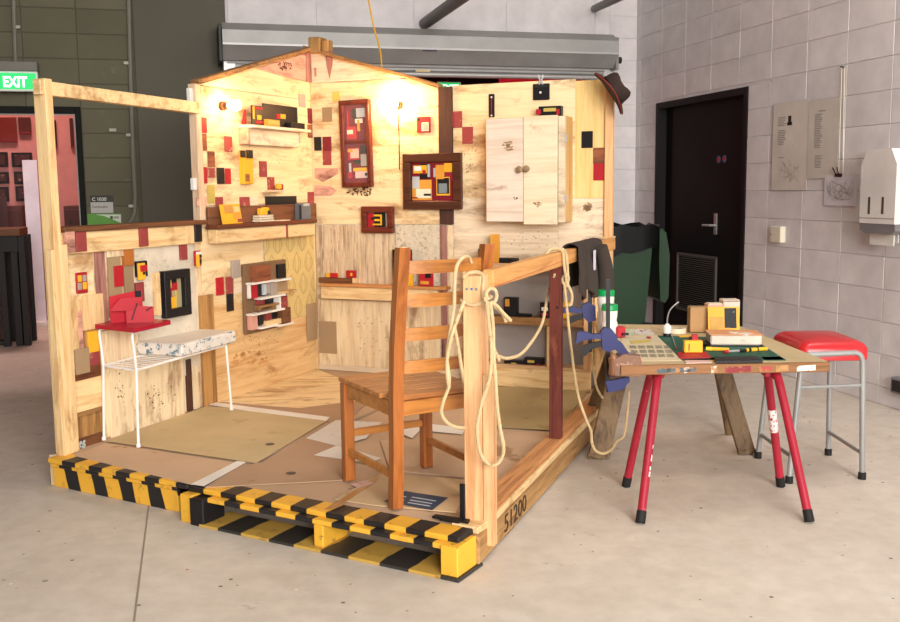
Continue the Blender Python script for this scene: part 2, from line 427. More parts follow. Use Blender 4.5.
add('lever', MB().tube([(hu, .045, hv - .01), (hu, -.005, hv - .01), (hu - .11, -.01, hv - .012)], .009, 8), STEEL, RW, hd)
for x in (718.5, 724.3):
    u_, v_ = RW.uv(x, 159.5 - (x - 718) * .1, .048)
    s_ = add('sticker', MB().lathe([(.03, 0), (.03, .002)], n=20).xf(Matrix.Translation((u_, .05, v_)) @ Matrix.Rotation(R(90), 4, 'X')), paint('sticker_rim%d' % x, '#57607c'), RW, leaf)
    add('red_bar', MB().box(u_ - .02, u_ + .02, .046, .048, v_ - .012, v_ + .012), RED, RW, s_)

# papers, switch, towel dispenser on the right wall
PAP = paint('poster_paper', '#d5cbc1', None, rough=.8); PRINT = paint('grey_print', '#9a9189', None); INK = paint('black_print', '#2a2725', None)
def poster(px, label, bars, dark=None, sketch=None):
    u0, u1, v0, v1 = RW.rect(*px, -.014); t = bx('wall_poster', RW, u0, u1, -.0165, -.0145, v0, v1, PAP, b=0, label=label, cat='poster')
    for (a0, b0, a1, b1, n) in bars:
        p0, p1, q0, q1 = RW.rect(a0, b0, a1, b1, -.017); mb = MB()
        for i in range(n):
            zz = q1 - (q1 - q0) * (i + .5) / n; h = (q1 - q0) / n * .25; mb.box(p0, p1 - (p1 - p0) * random.uniform(0, .35), -.0172, -.0166, zz - h, zz + h)
        add('printed_text', mb, PRINT, RW, t)
    if dark:
        p0, p1, q0, q1 = RW.rect(*dark, -.017)
        add('printed_figure', MB().box(p0, p1, -.0172, -.0166, q0, q0 + (q1 - q0) * .35).box(p0 + .01, p1 - .01, -.0172, -.0166, q0, q1), INK, RW, t)
    if sketch:
        p0, p1, q0, q1 = RW.rect(*sketch, -.017); sketchy(p0, p1, q0, q1, -.0168, t)
    return t
def sketchy(p0, p1, q0, q1, y, t, n=14):
    rng = random.Random(int(p0 * 1000)); mb = MB()
    for i in range(n):
        pts = [(p0 + (p1 - p0) * rng.random(), y, q0 + (q1 - q0) * rng.random()) for k in range(4)]
        pts.sort(key=lambda p: p[0]); mb.tube(smooth_path(pts, 5), .0008, 3)
    add('pencil_drawing', mb, PRINT, RW, t)
poster((774, 104, 806.5, 190), 'tall paper poster with small black figure and sketch beside the black door',
       [(778, 117, 786, 126, 6), (778, 130, 786, 145, 9), (778, 157, 784, 158.5, 1)], (787.5, 116, 792, 125), (778, 160, 800, 182))
poster((809, 101, 837, 178), 'tall paper sheet of small grey text on white block wall',
       [(819, 110, 826, 111.5, 1), (815, 114, 822, 148, 20), (815, 155, 822, 168, 9)])
t = root('clipboard_note', RW, (RW.uv(840, 206)[0], -.016, RW.uv(840, 206)[1]), 'pencil sketch hanging from bulldog clip on long string', 'note')
u0, u1, v0, v1 = RW.rect(825, 175.5, 856, 206, -.02); bx('paper', RW, u0, u1, -.021, -.018, v0, v1, paint('lilac_paper', '#d3ccd2', rough=.8), t, b=0)
sketchy(u0 + .02, u1 - .02, v0 + .03, v1 - .03, -.0222, t, 18)
cu, cv = RW.uv(839, 175, -.02)
add('bulldog_clip', MB().box(cu - .035, cu + .035, -.03, -.016, cv - .012, cv + .01, .003).tube([(cu - .015, -.03, cv), (cu - .03, -.05, cv + .05)], .004, 6).tube([(cu + .012, -.03, cv), (cu + .015, -.05, cv + .05)], .004, 6), paint('clip_brown', '#3f2a24', rough=.4, metal=.5), RW, t)
nu, nv = RW.uv(842.5, 67.5, -.02)
add('string', MB().tube([(cu - .002, -.022, cv + .01), (nu - .006, -.02, nv), (nu + .02, -.02, nv), (cu + .04, -.018, v1 - .1)], .002, 5), CREAM, RW, t)
add('nail', MB().tube([(nu, 0, nv), (nu, -.035, nv + .006)], .005, 6), DSTEEL, RW, t)
t = root('light_switch', RW, (RW.uv(776, 235)[0], 0, RW.uv(776, 235)[1]), 'small cream wall switch box beside the black door', 'switch')
u0, u1, v0, v1 = RW.rect(772, 226, 782, 243, -.03); bx('box', RW, u0, u1, -.045, 0, v0, v1, paint('cream_plastic', '#ddd4c0', rough=.4), t, b=.006)
add('screw', MB().tube([(u0 + .02, -.045, (v0 + v1) / 2), (u0 + .02, -.05, (v0 + v1) / 2)], .006, 8), STEEL, RW, t)
u0, v1 = RW.uv(863.5, 150, -.13); v0 = RW.uv(864, 223, -.13)[1]; vb = RW.uv(864, 233, -.13)[1]; u1 = u0 + .31
t = root('towel_dispenser', RW, (u0 + .15, 0, vb), 'white paper towel dispenser with grey base on right wall', 'dispenser')
add('cover', MB().prism([(u0, v0), (u0, v1 - .09), (u0 + .05, v1), (u1 - .05, v1), (u1, v1 - .09), (u1, v0)], -.14, 0), paint('dispenser_white', '#e6e2de', rough=.25), RW, t)
add('base', MB().prism([(u0, v0), (u1, v0), (u1, vb + .02), (u1 - .03, vb), (u0 + .05, vb), (u0, vb + .02)], -.135, 0), paint('dispenser_grey', '#7d7a7c', rough=.35), RW, t)
for q in (868.5, 882): 
    a0, b1 = RW.uv(q, 197, -.14); b0 = RW.uv(q, 214, -.14)[1]; bx('window_slot', RW, a0, a0 + .018, -.142, -.139, b0, b1, paint('slot_dark%d' % q, '#4c443c'), t, b=0)
add('seam', MB().box(u0, u1, -.142, -.139, v0 + .03, v0 + .034), PRINT, RW, t)
add('paper_towel', MB().box(u0 + .04, u1 - .06, -.09, -.084, vb - .07, vb + .01).box(u0 + .04, u1 - .06, -.06, -.055, vb - .05, vb + .01), WHITE, RW, t)
a0, b1 = RW.uv(897.5, 376, 0); b0 = RW.uv(897.5, 392, 0)[1]
t = root('outlet_box', RW, (a0 + .1, 0, b0), 'grey metal outlet box low on the right wall', 'box')
bx('box', RW, a0, a0 + .2, -.05, 0, b0, b1, paint('outlet_grey', '#77757c'), t, b=.006); bx('lid', RW, a0 + .02, a0 + .18, -.056, -.05, b0 + .015, b1 - .015, DSTEEL, t)

# roller door over the opening
t = root('roller_door', BW, ((ou0 + ou1) / 2, 0, oz), 'silver roller shutter rolled up in its long housing', 'roller door')
y0 = -.42
u0 = BW.uv(222.5, 40, y0)[0]; u1 = BW.uv(619, 40, y0)[0]
zt = BW.uv(420, 27.5, y0)[1]; za = BW.uv(420, 35, y0)[1]; zb = BW.uv(420, 48.5, y0)[1]; zc = BW.uv(420, 64, y0 + .12)[1]
def longprism(prof, a, b):      # profile in y,z along x
    n = len(prof); mb = MB(); mb.add([(a, p[0], p[1]) for p in prof] + [(b, p[0], p[1]) for p in prof], [tuple(range(n)), tuple(range(2 * n - 1, n - 1, -1))] + [(i, (i + 1) % n, n + (i + 1) % n, n + i) for i in range(n)]); return mb
GALV = paint('galvanised_housing', '#a3a29f', None, rough=.5, metal=.25, var=.02)
add('housing', longprism([(-.01, zt + .03), (y0 + .12, zt + .01), (y0, za), (y0, zb), (y0 + .12, zc), (-.01, zc)], u0, u1), GALV, BW, t)
add('seam', longprism([(y0 - .006, zb - .008), (y0 - .006, zb + .008), (y0, zb + .008), (y0, zb - .008)], u0, u1), paint('seam_light', '#bdbbb8', rough=.45, metal=.25), BW, t)
mb = MB()
yb = y0 + .2
z1, z2, z3 = BW.uv(420, 66, yb)[1], BW.uv(420, 71.5, yb)[1], BW.uv(420, 76, yb)[1]
cu0 = BW.uv(226, 40, yb)[0]; cu1 = BW.uv(604, 40, yb)[0]
add('curtain', MB().box(cu0, cu1, yb, yb + .05, z2, zc + .05, .01), GALV, BW, t)
add('bottom_bar', MB().box(cu0, cu1, yb - .04, yb + .06, z3 - .005, z2 - .008, .012), MATS['seam_light'], BW, t)
add('rib', MB().tube([(cu0, yb - .012, z1), (cu1, yb - .012, z1)], .018, 8), MATS['seam_light'], BW, t)
add('end_plate', MB().box(u0 - .03, u0, y0 + .06, 0, zc - .02, zt - .01, .005), DSTEEL, BW, t)
add('end_plate', MB().box(u1, u1 + .03, y0 + .06, 0, zc - .02, zt - .02, .005), paint('end_plate_grey', '#8d8a86', rough=.5, metal=.4), BW, t)
add('chain_drive', MB().lathe([(.05, 0), (.05, .04)], n=14).lathe([(.03, .04), (.03, .08)], n=12).xf(Matrix.Translation((u1 + .03, y0 + .2, zb - .03)) @ Matrix.Rotation(R(90), 4, 'Y')), DSTEEL, BW, t)
for uu in (cu0 + .02, cu1 + .04):
    add('bracket', MB().box(uu - .05, uu + .05, yb - .02, yb + .08, z3 - .12, zc, .006), paint('bracket_galv%d' % (uu * 10), '#cbc9c6', rough=.4, metal=.3), BW, t)
for (xx, yy, c, n_) in ((430, 49.6, '#2f3348', 'brand_plate'), (423, 70.5, '#cdb78c', 'serial_label')):
    off = y0 - .003 if n_ == 'brand_plate' else yb - .043
    a0, a1, b0, b1 = BW.rect(xx - 7.5, yy - 1.4, xx + 7, yy + 1.6, off)
    bx(n_, BW, a0, a1, off, off + .004, b0, b1, paint(n_, c), t, b=0)
# guides of the roller door at each side of the opening
for uu in (ou0 + .03, ou1 - .02): bx('guide_rail', BW, uu - .05, uu + .03, -.06, 0, 0, oz, paint('guide%d' % (uu * 10), '#b9b6b2', rough=.4, metal=.4), t, b=.004)

# the red room behind the roller opening and the pink room behind the left doorway
DARKIN0 = paint('far_ceiling', '#3a3634', rough=.9)
RR = paint('red_wall', '#c8203a', None, rough=.7); PW = paint('pink_wall', '#d08a83', None, rough=.7)
add('wall_far_red', MB().box(ou0 - .5, ou1 + .5, 3.2, 3.3, 0, 4.0), RR, BW, kind='structure')
add('wall_far_pink', MB().box(-8.5, ou0 - .5, 2.6, 2.7, 0, 4.0), PW, BW, kind='structure')
add('wall_far_side', MB().box(ou1 + .5, ou1 + .6, .2, 3.2, 0, 4.0), RR, BW, kind='structure')
add('ceiling_far', MB().box(-9, .5, .2, 3.3, 4.0, 4.1), DARKIN0, BW, kind='structure')
add('wall_far_divider', MB().box(ou0 - .6, ou0 - .5, .2, 3.2, 0, 4.0), PW, BW, kind='structure')
bx('stage_drape', BW, BW.uv(415, 90, 1.8)[0], BW.uv(499, 90, 1.8)[0], 1.8, 2.1, BW.uv(460, 92, 1.8)[1] - .6, 4.0, paint('dark_curtain', '#1d0c0f', rough=.9), kind=None, label='dark hanging drape in the red room beyond the roller door', cat='drape')
def exit_sign(px, off, label, fr=BW, full=True, y=0):
    u0, u1, v0, v1 = fr.rect(*px, off)
    t = root('exit_sign', fr, ((u0 + u1) / 2, off, v0), label, 'exit sign')
    bx('panel', fr, u0, u1, off, off + .05, v0, v1, paint('sign_rim' + str(px[0]), '#eef6ee'), t, b=.004)
    h = v1 - v0
    bx('green_face', fr, u0 + h * .08, u1 - h * .08, off - .003, off, v0 + h * .1, v1 - h * .1, emit('exit_green' + str(px[0]), '#12b55c', 1.0), t, b=0)
    if full:
        bx('top_box', fr, u0 - .02, u1 + .005, off - .02, off + .09, v1, v1 + .075, paint('sign_box', '#77746c'), t, b=.006)
    if not full: add('hanger_rod', MB().tube([(u0 + .1, off + .025, v1), (u0 + .1, off + .025, 4.0)], .008, 6), DSTEEL, fr, t)
    text('lettering', 'EXIT', fr, u0 + (u1 - u0) * (.31 if full else .12), v0 + h * .22, off - .004, h * .72, emit('exit_white' + str(px[0]), '#f2fff4', 1.3), t, wide=(u1 - u0) * (.47 if full else .76), bold=.03)
    return t
a0 = exit_sign((-14, 70.5, 38.5, 91.5), -.16, 'green EXIT sign with white letters above the left doorway')
exit_sign((438, 81.5, 461, 92.5), .9, 'small green EXIT sign glowing in the red room beyond the roller door', full=False)

# dark wall: conduits, signs, doorway frame
def conduit(name, pts, r, label, clips):
    t = root(name, BW, (pts[0][0], -.02, pts[-1][1]), label, 'conduit')
    add('pipe', MB().tube([(p[0], -.032, p[1]) for p in pts], r, 8), paint('conduit_grey%d' % len(D.objects), '#7b776d', rough=.5), BW, t)
    for c in clips:
        u_, v_ = BW.uv(*c, -.03); bx('clip', BW, u_ - .03, u_ + .025, -.04, -.01, v_ - .012, v_ + .012, paint('clip_pale%d' % len(D.objects), '#b7b3a6'), t)
U = lambda x, y: BW.uv(x, y, -.03)
conduit('wall_conduit', [(U(128.5, 0)[0], 3.4), U(128.6, 1), U(130.5, 80), U(133, 160), U(135, 195)] + [U(134.7, 212), U(132, 219), U(127, 226)], .016, 'grey conduit running down the dark wall with an elbow at its foot', [(127.6, 63), (129.8, 135), (132.3, 206), (113, 130)])
conduit('sign_conduit', [(U(13.4, 0)[0], 3.4), U(13.5, 1), U(15.5, 66)], .016, 'thin grey conduit dropping to the EXIT sign', [(17, 27)])
FR = paint('black_frame', '#1a1916', rough=.7, spec=.15)
d2 = root('door_2', BW, (eu1, 0, 0), 'dark framed open doorway in the dark wall', 'door', kind='structure')
mb = MB().box(eu1 - .035, eu1 + .008, -.03, .1, 0, ez + .008, .004).box(eu0 - .03, eu1 - .035, -.03, .1, ez - .05, ez + .008, .004).box(eu0 - .03, eu0 + .05, -.05, .2, 0, ez - .06, .004)
add('door_frame', mb, FR, BW, d2)
add('door_seal', MB().box(eu1 - .045, eu1 - .035, -.02, 0, 0, ez - .06).box(eu0 + .05, eu1 - .035, -.02, 0, ez - .06, ez - .05), paint('door_seal', '#9b9a94'), BW, d2)
t = root('room_sign', BW, (BW.uv(102, 213)[0], -.014, BW.uv(102, 213)[1]), 'grey room number sign on the dark wall', 'sign')
pr('plate', BW, (90, 195.5, 113.5, 213), .008, .006, paint('sign_grey', '#b9b8b2'), t)
pr('header', BW, (90, 195.5, 113.5, 202), .014, .002, paint('sign_dark', '#35362f'), t)
u_, v_ = BW.uv(92, 201, -.017); text('lettering', 'C 1030', BW, u_, v_, -.017, .04, WHITE, t, wide=.11)
u_, v_ = BW.uv(92, 208, -.015); text('lettering', 'Construction', BW, u_, v_, -.015, .03, INK, t, wide=.12)
t = root('green_sign', BW, (BW.uv(104, 226)[0], -.014, BW.uv(104, 226)[1]), 'green and white notice below the room number sign', 'sign')
pr('plate', BW, (87, 213.8, 121.8, 232), .008, .006, paint('sign_green', '#5d9a3a'), t)
pp('white_sweep', BW, [(95, 214.5), (121, 214.5), (121, 223), (112, 219), (104, 216)], .014, .001, paint('sign_pale', '#cdd5c4'), t)
pr('emblem', BW, (110, 216, 113, 219), .015, .001, paint('sign_em', '#2f5a30'), t); pr('caption', BW, (113.6, 216.3, 119, 218.6), .015, .001, PRINT, t)

# things in the pink room
def inroom(px, off): return BW.rect(*px, off)
for i, p in enumerate([(-10, 152, 8, 167), (11, 152.5, 32.5, 167), (-12, 172, 9, 183.5), (13.5, 171.5, 32.5, 184), (-12, 187, 9, 201.5), (15, 186, 32, 201)]):
    u0, u1, v0, v1 = inroom(p, 2.55)
    t = root('wall_photo', BW, (u0, 2.58, v0), 'dark framed photograph in a grid on the pink wall', 'picture', 'photographs in a grid on the pink wall')
    bx('frame', BW, u0, u1, 2.56, 2.59, v0, v1, paint('photo_frame%d' % i, '#20100f'), t); bx('print', BW, u0 + .03, u1 - .03, 2.555, 2.56, v0 + .025, v1 - .025, paint('photo_print%d' % i, '#4a2420', '#b8746a', .45, scale=22), t, b=0)
for p, c, l in (((-14, 117, 17, 142), '#7b2a22', 'large dull red panel high on the pink wall'), ((17.5, 117, 31, 134), '#5a2722', 'small brown panel high on the pink wall'), ((69, 118, 74, 148), '#4a201c', 'narrow dark panel beside the doorway on the pink wall'), ((52, 120, 57, 148), '#3a1a18', 'slim dark bar hanging on the pink wall')):
    u0, u1, v0, v1 = inroom(p, 2.55)
    t = root('wall_panel', BW, (u0, 2.58, v0), l, 'panel'); bx('board', BW, u0, u1, 2.57, 2.6, v0, v1, paint('panel' + c, c), t); bx('edge', BW, u0, u1, 2.565, 2.57, v0, v0 + .02, DRED, t)
def cabinet(px, label, off=2.2):
    u0, u1, v0, v1 = inroom(px, off); t = root('cabinet', BW, (u0, off, 0), label, 'cabinet')
    bx('body', BW, u0, u1, off, 2.58, 0, v1, paint('cab' + label[:7], '#5b2a20', rough=.5), t); n = max(1, int((u1 - u0) / .28))
    for i in range(n):
        a = u0 + (u1 - u0) * i / n; d = bx('door', BW, a + .01, a + (u1 - u0) / n - .01, off - .015, off, .05, v1 - .04, paint('cabd%d' % len(D.objects), '#4f2219', rough=.5), t)
        add('knob', MB().lathe([(.012, 0), (.016, .02)], n=8).xf(Matrix.Translation((a + .06, off - .015, v1 - .16)) @ Matrix.Rotation(R(90), 4, 'X')), DSTEEL, BW, d)
cabinet((-20, 206.5, 22, 225), 'brown cabinet against the pink wall under the photographs')
cabinet((63.5, 206, 82, 228), 'dark brown cupboard beside the doorway jamb in the pink room')
t = root('work_desk', BW, (BW.uv(20, 300, .9)[0], .9, 0), 'brown topped desk with black legs in the pink room', 'desk')
u0, u1, v0, v1 = BW.rect(-12, 229, 20, 236, .7)
bx('top', BW, u0, u1, .7, 1.15, v0, v1, brown, t, b=.005)
bx('apron', BW, u0 + .04, u1 - .03, .74, .77, v0 - .14, v0, paint('apron_black', '#1b1413'), t)
for uu in (u0 + .05, u0 + .22, u1 - .1):
    for yy in (.76, 1.07): add('leg', MB().box(uu, uu + .06, yy, yy + .06, 0, v0, .004), MATS['apron_black'], BW, t)
q = gz(40, 324); lf = WF
t = root('partition_board', Fr((q.x, q.y), 14.8), (0, 0, 0), 'narrow white upright board standing in the pink room doorway', 'board')
hh = aty(40, 160, q.y).z
fq = Fr((q.x, q.y), 14.8)
bx('panel', fq, -.07, .07, -.02, .02, .02, hh, paint('board_white', '#efe9f4', rough=.4), t); bx('foot', fq, -.09, .09, -.12, .12, 0, .03, WHITE, t)
# dark open door leaf at the far left
q0 = gz(-2, 345); fq = Fr((q0.x - .02, q0.y), 104)
t = root('door_3', fq, (0, 0, 0), 'dark brown door leaf standing open at the left doorway', 'door', kind='structure')
bx('leaf', fq, 0, .8, -.03, .01, .02, 1.32, paint('leaf_brown', '#33211d', rough=.5), t); add('door_stop', MB().box(-.02, .1, -.12, -.03, 0, .04, .01), DSTEEL, fq, t)

# light in the red and pink rooms
area('red_room_lamp', tuple(BW.M @ Vector((-1.8, 2.3, 3.8))), tuple(BW.M @ Vector((-1.8, 2.6, 0))), (1.5, .4), 60, (1, .6, .55))
area('pink_room_lamp', tuple(BW.M @ Vector((-5.6, 1.6, 3.8))), tuple(BW.M @ Vector((-5.6, 1.9, 0))), (1.2, .4), 60, (1, .7, .62))

# yellow cord from the ceiling
p = [aty(368, -2, 6.7), aty(374, 28, 6.7), aty(379, 46, 6.68), aty(381.5, 64, 6.65)]
p = [p[0] + (p[0] - p[1]) * 6, p[0] + (p[0] - p[1]) * 2] + p + [p[-1] + Vector((.01, 0, -.35))]
add('extension_cord', MB().tube(smooth_path(p), .006, 6), paint('yellow_plastic', '#d9a62c', rough=.4), label='yellow power cord hanging down behind the shed gable', cat='cord')

# ------------------------------------------------------------------ shed platform: two pallets
def stripe_mat(name, phase, period=.19, slant=0., cy='#eab038', cb='#1d1b1d'):
    m, nt, bs, _ = newmat(name); tc = mk(nt, 'ShaderNodeTexCoord'); sp = mk(nt, 'ShaderNodeSeparateXYZ'); nt.links.new(tc.outputs['Object'], sp.inputs[0])
    a = mk(nt, 'ShaderNodeMath', operation='MULTIPLY_ADD', i_1=slant); nt.links.new(sp.outputs['Z'], a.inputs[0]); nt.links.new(sp.outputs['X'], a.inputs[2])
    n0 = noise(nt, coords(nt, rnd=False), 6., 2); a2 = mk(nt, 'ShaderNodeMath', operation='MULTIPLY_ADD', i_1=.03); nt.links.new(n0, a2.inputs[0]); nt.links.new(a.outputs[0], a2.inputs[2])
    b = mk(nt, 'ShaderNodeMath', operation='MULTIPLY_ADD', i_1=1 / period, i_2=phase + 20); nt.links.new(a2.outputs[0], b.inputs[0])
    c = mk(nt, 'ShaderNodeMath', operation='FRACT'); nt.links.new(b.outputs[0], c.inputs[0])
    d = mk(nt, 'ShaderNodeMath', operation='GREATER_THAN', i_1=.52); nt.links.new(c.outputs[0], d.inputs[0])
    co = coords(nt, rnd=True); w = noise(nt, co, 14., 6, .7)
    ye = mix(nt, ramp(nt, w, [(.56, B0), (.68, (.75, .75, .75, 1))]), lin(cy), lin('#8f6c38'))
    bl = mix(nt, ramp(nt, w, [(.66, B0), (.74, (.5, .5, .5, 1))]), lin(cb), lin('#5a5045'))
    nt.links.new(mix(nt, d.outputs[0], ye, bl), bs.inputs['Base Color']); bs.inputs['Roughness'].default_value = .5; bump(nt, bs, w, .2, .002); return m
YB = paint('hazard_yellow', '#eab038', '#8f6c38', .4, scale=18)
BB = paint('hazard_black', '#1a181a', '#4a4038', .15)
DARKIN = paint('pallet_inside_shade', '#241e19', rough=.9)
CARDB = paint('brown_cardboard', '#c6a788', '#a58260', .3, .9, 3, var=.03)

SEAMF, SEAMB = Vector((-1.02, 3.92)), Vector((.02, 6.29))
pl = root('wooden_pallet', PL, (.4, .3, 0), 'pallet with solid hazard striped front board under the low wall', 'pallet')
bx('front_board', PL, .0, .79, .03, .055, .0, .112, stripe_mat('stripes_left_face', .1, .178, .25), pl, b=.004)
bx('end_block', PL, -.03, .0, .035, .12, .0, .105, pineZ, pl, b=.003)
bx('top_board', PL, -.005, .875, .005, .115, .118, PZ, stripe_mat('stripes_left_top', .35, .178), pl, b=.004)
bx('lip_board', PL, .0, .80, .015, .045, .098, .118, stripe_mat('stripes_left_lip', .35, .178), pl, b=.003)
e0, e1 = LW.M @ Vector((-.02, .035, 0)), LW.M @ Vector((2.42, .035, 0))
mid0, mid1 = PL.M @ Vector((0, .11, 0)), PL.M @ Vector((.9, .11, 0))
add('deck', MB().flat([(mid0.x, mid0.y), (mid1.x, mid1.y), SEAMB[:], (e1.x, e1.y), (e0.x, e0.y)], .1, PZ - .003), CARDB, WF, pl)
for f in (.02, .5, .97):
    a = Vector((mid0.x, mid0.y)).lerp(Vector((e0.x, e0.y)), .0) ; 
    p0 = Vector((mid0.x, mid0.y)).lerp(Vector((mid1.x, mid1.y)), f); p1 = Vector((e1.x, e1.y)).lerp(SEAMB, f)
    add('stringer', MB().beam((p0.x, p0.y, .05), (p1.x, p1.y, .05), .05, .1, b=.003), oldwood, WF, pl)

pt = root('wooden_pallet', PR, (.6, .3, 0), 'open pallet with hazard striped deck edge beside the railing', 'pallet')
bx('top_board', PR, -.075, 1.215, .045, .155, .118, PZ, stripe_mat('stripes_right_top', .05, .178), pt, b=.004)
bx('lip_board', PR, .06, 1.225, .012, .06, .1, .119, stripe_mat('stripes_right_lip', .18, .178), pt, b=.003)
bx('bottom_sheet', PR, .03, 1.245, -.01, .17, .0, .012, stripe_mat('stripes_bottom', .4, .26, 0., '#c49d48', '#33302c'), pt, b=.002)
bx('block', PR, -.085, -.02, .005, .12, .0, .118, YB, pt, b=.004)
bx('block', PR, -.02, .055, -.008, .12, .0, .112, BB, pt, b=.004)
bx('block', PR, .60, .645, .012, .6, .012, .1, YB, pt, b=.004)
bx('block', PR, 1.165, 1.235, .0, .14, .012, .12, YB, pt, b=.004)
bx('crossbar', PR, .1, 1.2, .3, .34, .012, .1, DARKIN, pt)  # near-black colour stands for the shade inside the pallet
q0, q1 = PR.M @ Vector((0, .15, 0)), PR.M @ Vector((1.19, .15, 0)); rsb = RS.M @ Vector((2.55, .0, 0))
rsf = RS.M @ Vector((-.02, .0, 0))
add('deck', MB().flat([(q0.x, q0.y), (q1.x, q1.y), (rsf.x, rsf.y), (rsb.x, rsb.y), (KW.M @ Vector((2.06, .05, 0)))[:2], SEAMB[:]], .1, PZ - .003), CARDB, WF, pt)
bx('side_stringer', RS, -.09, 2.35, -.03, .02, .012, .118, wood('pallet_side_wood', '#b28a56', '#7b5530', 'X', .4, '#4d3926', .2), pt, b=.004)
for uu in (.25, .95, 1.7, 2.3): bx('foot', RS, uu, uu + .12, -.02, .03, 0, .013, oldwood, pt, b=0)
u_, v_ = RS.uv(507, 518, -.032); text('stencil', '51200', RS, .2, .03, -.032, .1, paint('stencil_black', '#3d2f22'), pt, wide=.3)
for (a_, c_) in ((.46, 'deck_end'), ):
    pass
bx('deck_edge', RS, .02, 2.45, -.045, .0, .12, .136, oldwood, pt, b=.003)
bx('corner_board', PR, 1.12, 1.23, .16, .26, .118, PZ + .004, pine, pt, b=.003)

# sheets lying on the deck
def sheet(name, pts, z, th, mat, label, cat, group=None):
    q = [gz(*p, PZ + z) for p in pts]
    return add(name, MB().flat([(v.x, v.y) for v in q], PZ + z - th, PZ + z), mat, label=label, cat=cat, group=group)
CARP = paint('olive_carpet', '#c4ae84', '#b8a073', .3, .95, 6, bmp=.6)
CARP2 = paint('tan_carpet', '#b39f72', '#a48f60', .3, .95, 6, bmp=.6)
c1 = paint('cardboard_sheet', '#cbac8c', '#ab8462', .3, .9, 4); c2 = paint('cardboard_sheet_dark', '#b39376', '#916a4c', .35, .9, 4); c3 = paint('cardboard_sheet_pale', '#d3b48a', '#b59468', .3, .9, 4)
sheet('floor_board', [(222, 401), (318, 369.5), (352, 383), (372, 398), (330, 411)], .0, .003, ply, 'pale plywood sheet lying in the back corner of the shed floor', 'plywood sheet')
sheet('carpet_piece', [(106, 441), (256, 463), (328, 420), (300, 414), (207, 406)], .0055, .001, CARP, 'olive carpet piece on the floor under the white wire table', 'carpet')
sheet('carpet_piece', [(474, 386), (590, 388), (566, 420), (548, 430), (480, 426)], .0055, .001, CARP2, 'tan carpet piece on the floor before the back shelves', 'carpet')
sheet('cardboard_sheet', [(213, 403), (300, 408), (372, 399), (345, 421), (328, 421)], .003, .003, c2, 'dark brown cardboard strip between plywood corner and olive carpet', 'cardboard')
sheet('cardboard_sheet', [(262, 462), (330, 421), (345, 423), (342, 480), (205, 487), (240, 466)], .004, .004, c2, 'brown cardboard sheet in front of the olive carpet', 'cardboard')
sheet('cardboard_sheet', [(335, 499), (380, 474), (470, 480), (456, 512), (375, 505)], .004, .004, c3, 'pale tan cardboard sheet under the rear legs of the chair', 'cardboard')
sheet('cardboard_sheet', [(380, 440), (465, 448), (470, 478), (390, 470)], .004, .004, c1, 'cardboard sheet under the front of the chair', 'cardboard')
sheet('cardboard_sheet', [(74, 455), (105, 443), (238, 463), (192, 484)], .004, .004, c1, 'cardboard strip along the striped edge below the white wire table', 'cardboard')
wp = paint('white_paper', '#e6ded4', '#cfc4b8', .3, .8, 5)
sheet('paper_sheet', [(306, 438), (336, 420), (382, 422), (366, 438), (338, 446)], .006, .001, wp, 'large crumpled white paper on the floor behind the chair', 'paper')
sheet('paper_sheet', [(314, 455), (338, 445), (381, 458), (370, 463)], .006, .001, wp, 'narrow white paper strip on the floor left of the chair', 'paper')
sheet('paper_sheet', [(398, 432), (414, 422), (466, 428), (462, 434), (420, 430), (412, 438)], .0065, .001, wp, 'white printed paper strip under the chair seat', 'paper')
sheet('paper_label', [(350, 484), (366, 480), (374, 483), (358, 488)], .0065, .001, paint('red_white_label', '#d7b4a8', '#b2493c', .5, scale=40), 'small red and white printed label on brown cardboard', 'label')
sheet('masking_tape', [(237, 461), (246, 462), (204, 486), (191, 484)], .0066, .001, WHITE, 'white tape strip running to the striped edge', 'tape')
sheet('masking_tape', [(205, 404), (213, 402), (330, 417), (326, 420.5), (250, 411)], .0066, .001, WHITE, 'long white tape strip along the back of olive carpet', 'tape')
sheet('packing_tape', [(325, 509), (370, 481), (379, 477), (374, 483), (336, 508)], .0064, .001, paint('brown_tape', '#b07f4c', rough=.3), 'brown packing tape strip on cardboard near the chair', 'tape')
t = sheet('blue_print', [(384, 501), (405, 491), (448, 497.5), (432, 510)], .0067, .001, paint('navy_print', '#2f4058', '#3d506a', .2, .6), 'navy printed panel with pale lettering beside the chair foot', 'print')
mb = MB()
for (x0, y0, x1, y1) in ((412, 497, 436, 501), (410, 500, 432, 503.5), (408, 502.5, 430, 506), (402, 496, 406, 497), (399, 499, 404, 500)):
    mb.beam(gz(x0, y0, PZ + .0072), gz(x1, y1, PZ + .0072), .008, .0005)
add('printed_lines', mb, paint('pale_print', '#aeb6bd'), parent=t)
sheet('rubber_strip', [(432, 516), (436, 514), (470, 519), (468, 522)], .012, .008, BB, 'black rubber strip lying by the railing post foot', 'strip')
for i, (x, y, w_, l) in enumerate(((291, 473, 4, 'dark oval stamp printed on the brown cardboard'), (270, 444, 4, 'small dark scuff on the olive carpet'))):
    q = gz(x, y, PZ + .0066); add('ink_stamp', MB().lathe([(.022, 0), (.022, .0008)], (q.x, q.y, PZ + .006), 16), paint('stamp%d' % i, '#5d4f46'), label=l, cat='mark')

# ------------------------------------------------------------------ shed, left low wall
lw = root('shed_wall', LW, (.55, .05, PZ), 'low wall of scrap boards with brown ledge behind white wire table', 'wall panel')
bx('backing_sheet', LW, .03, 1.09, .0, .012, PZ, 1.13, plyZ, lw)
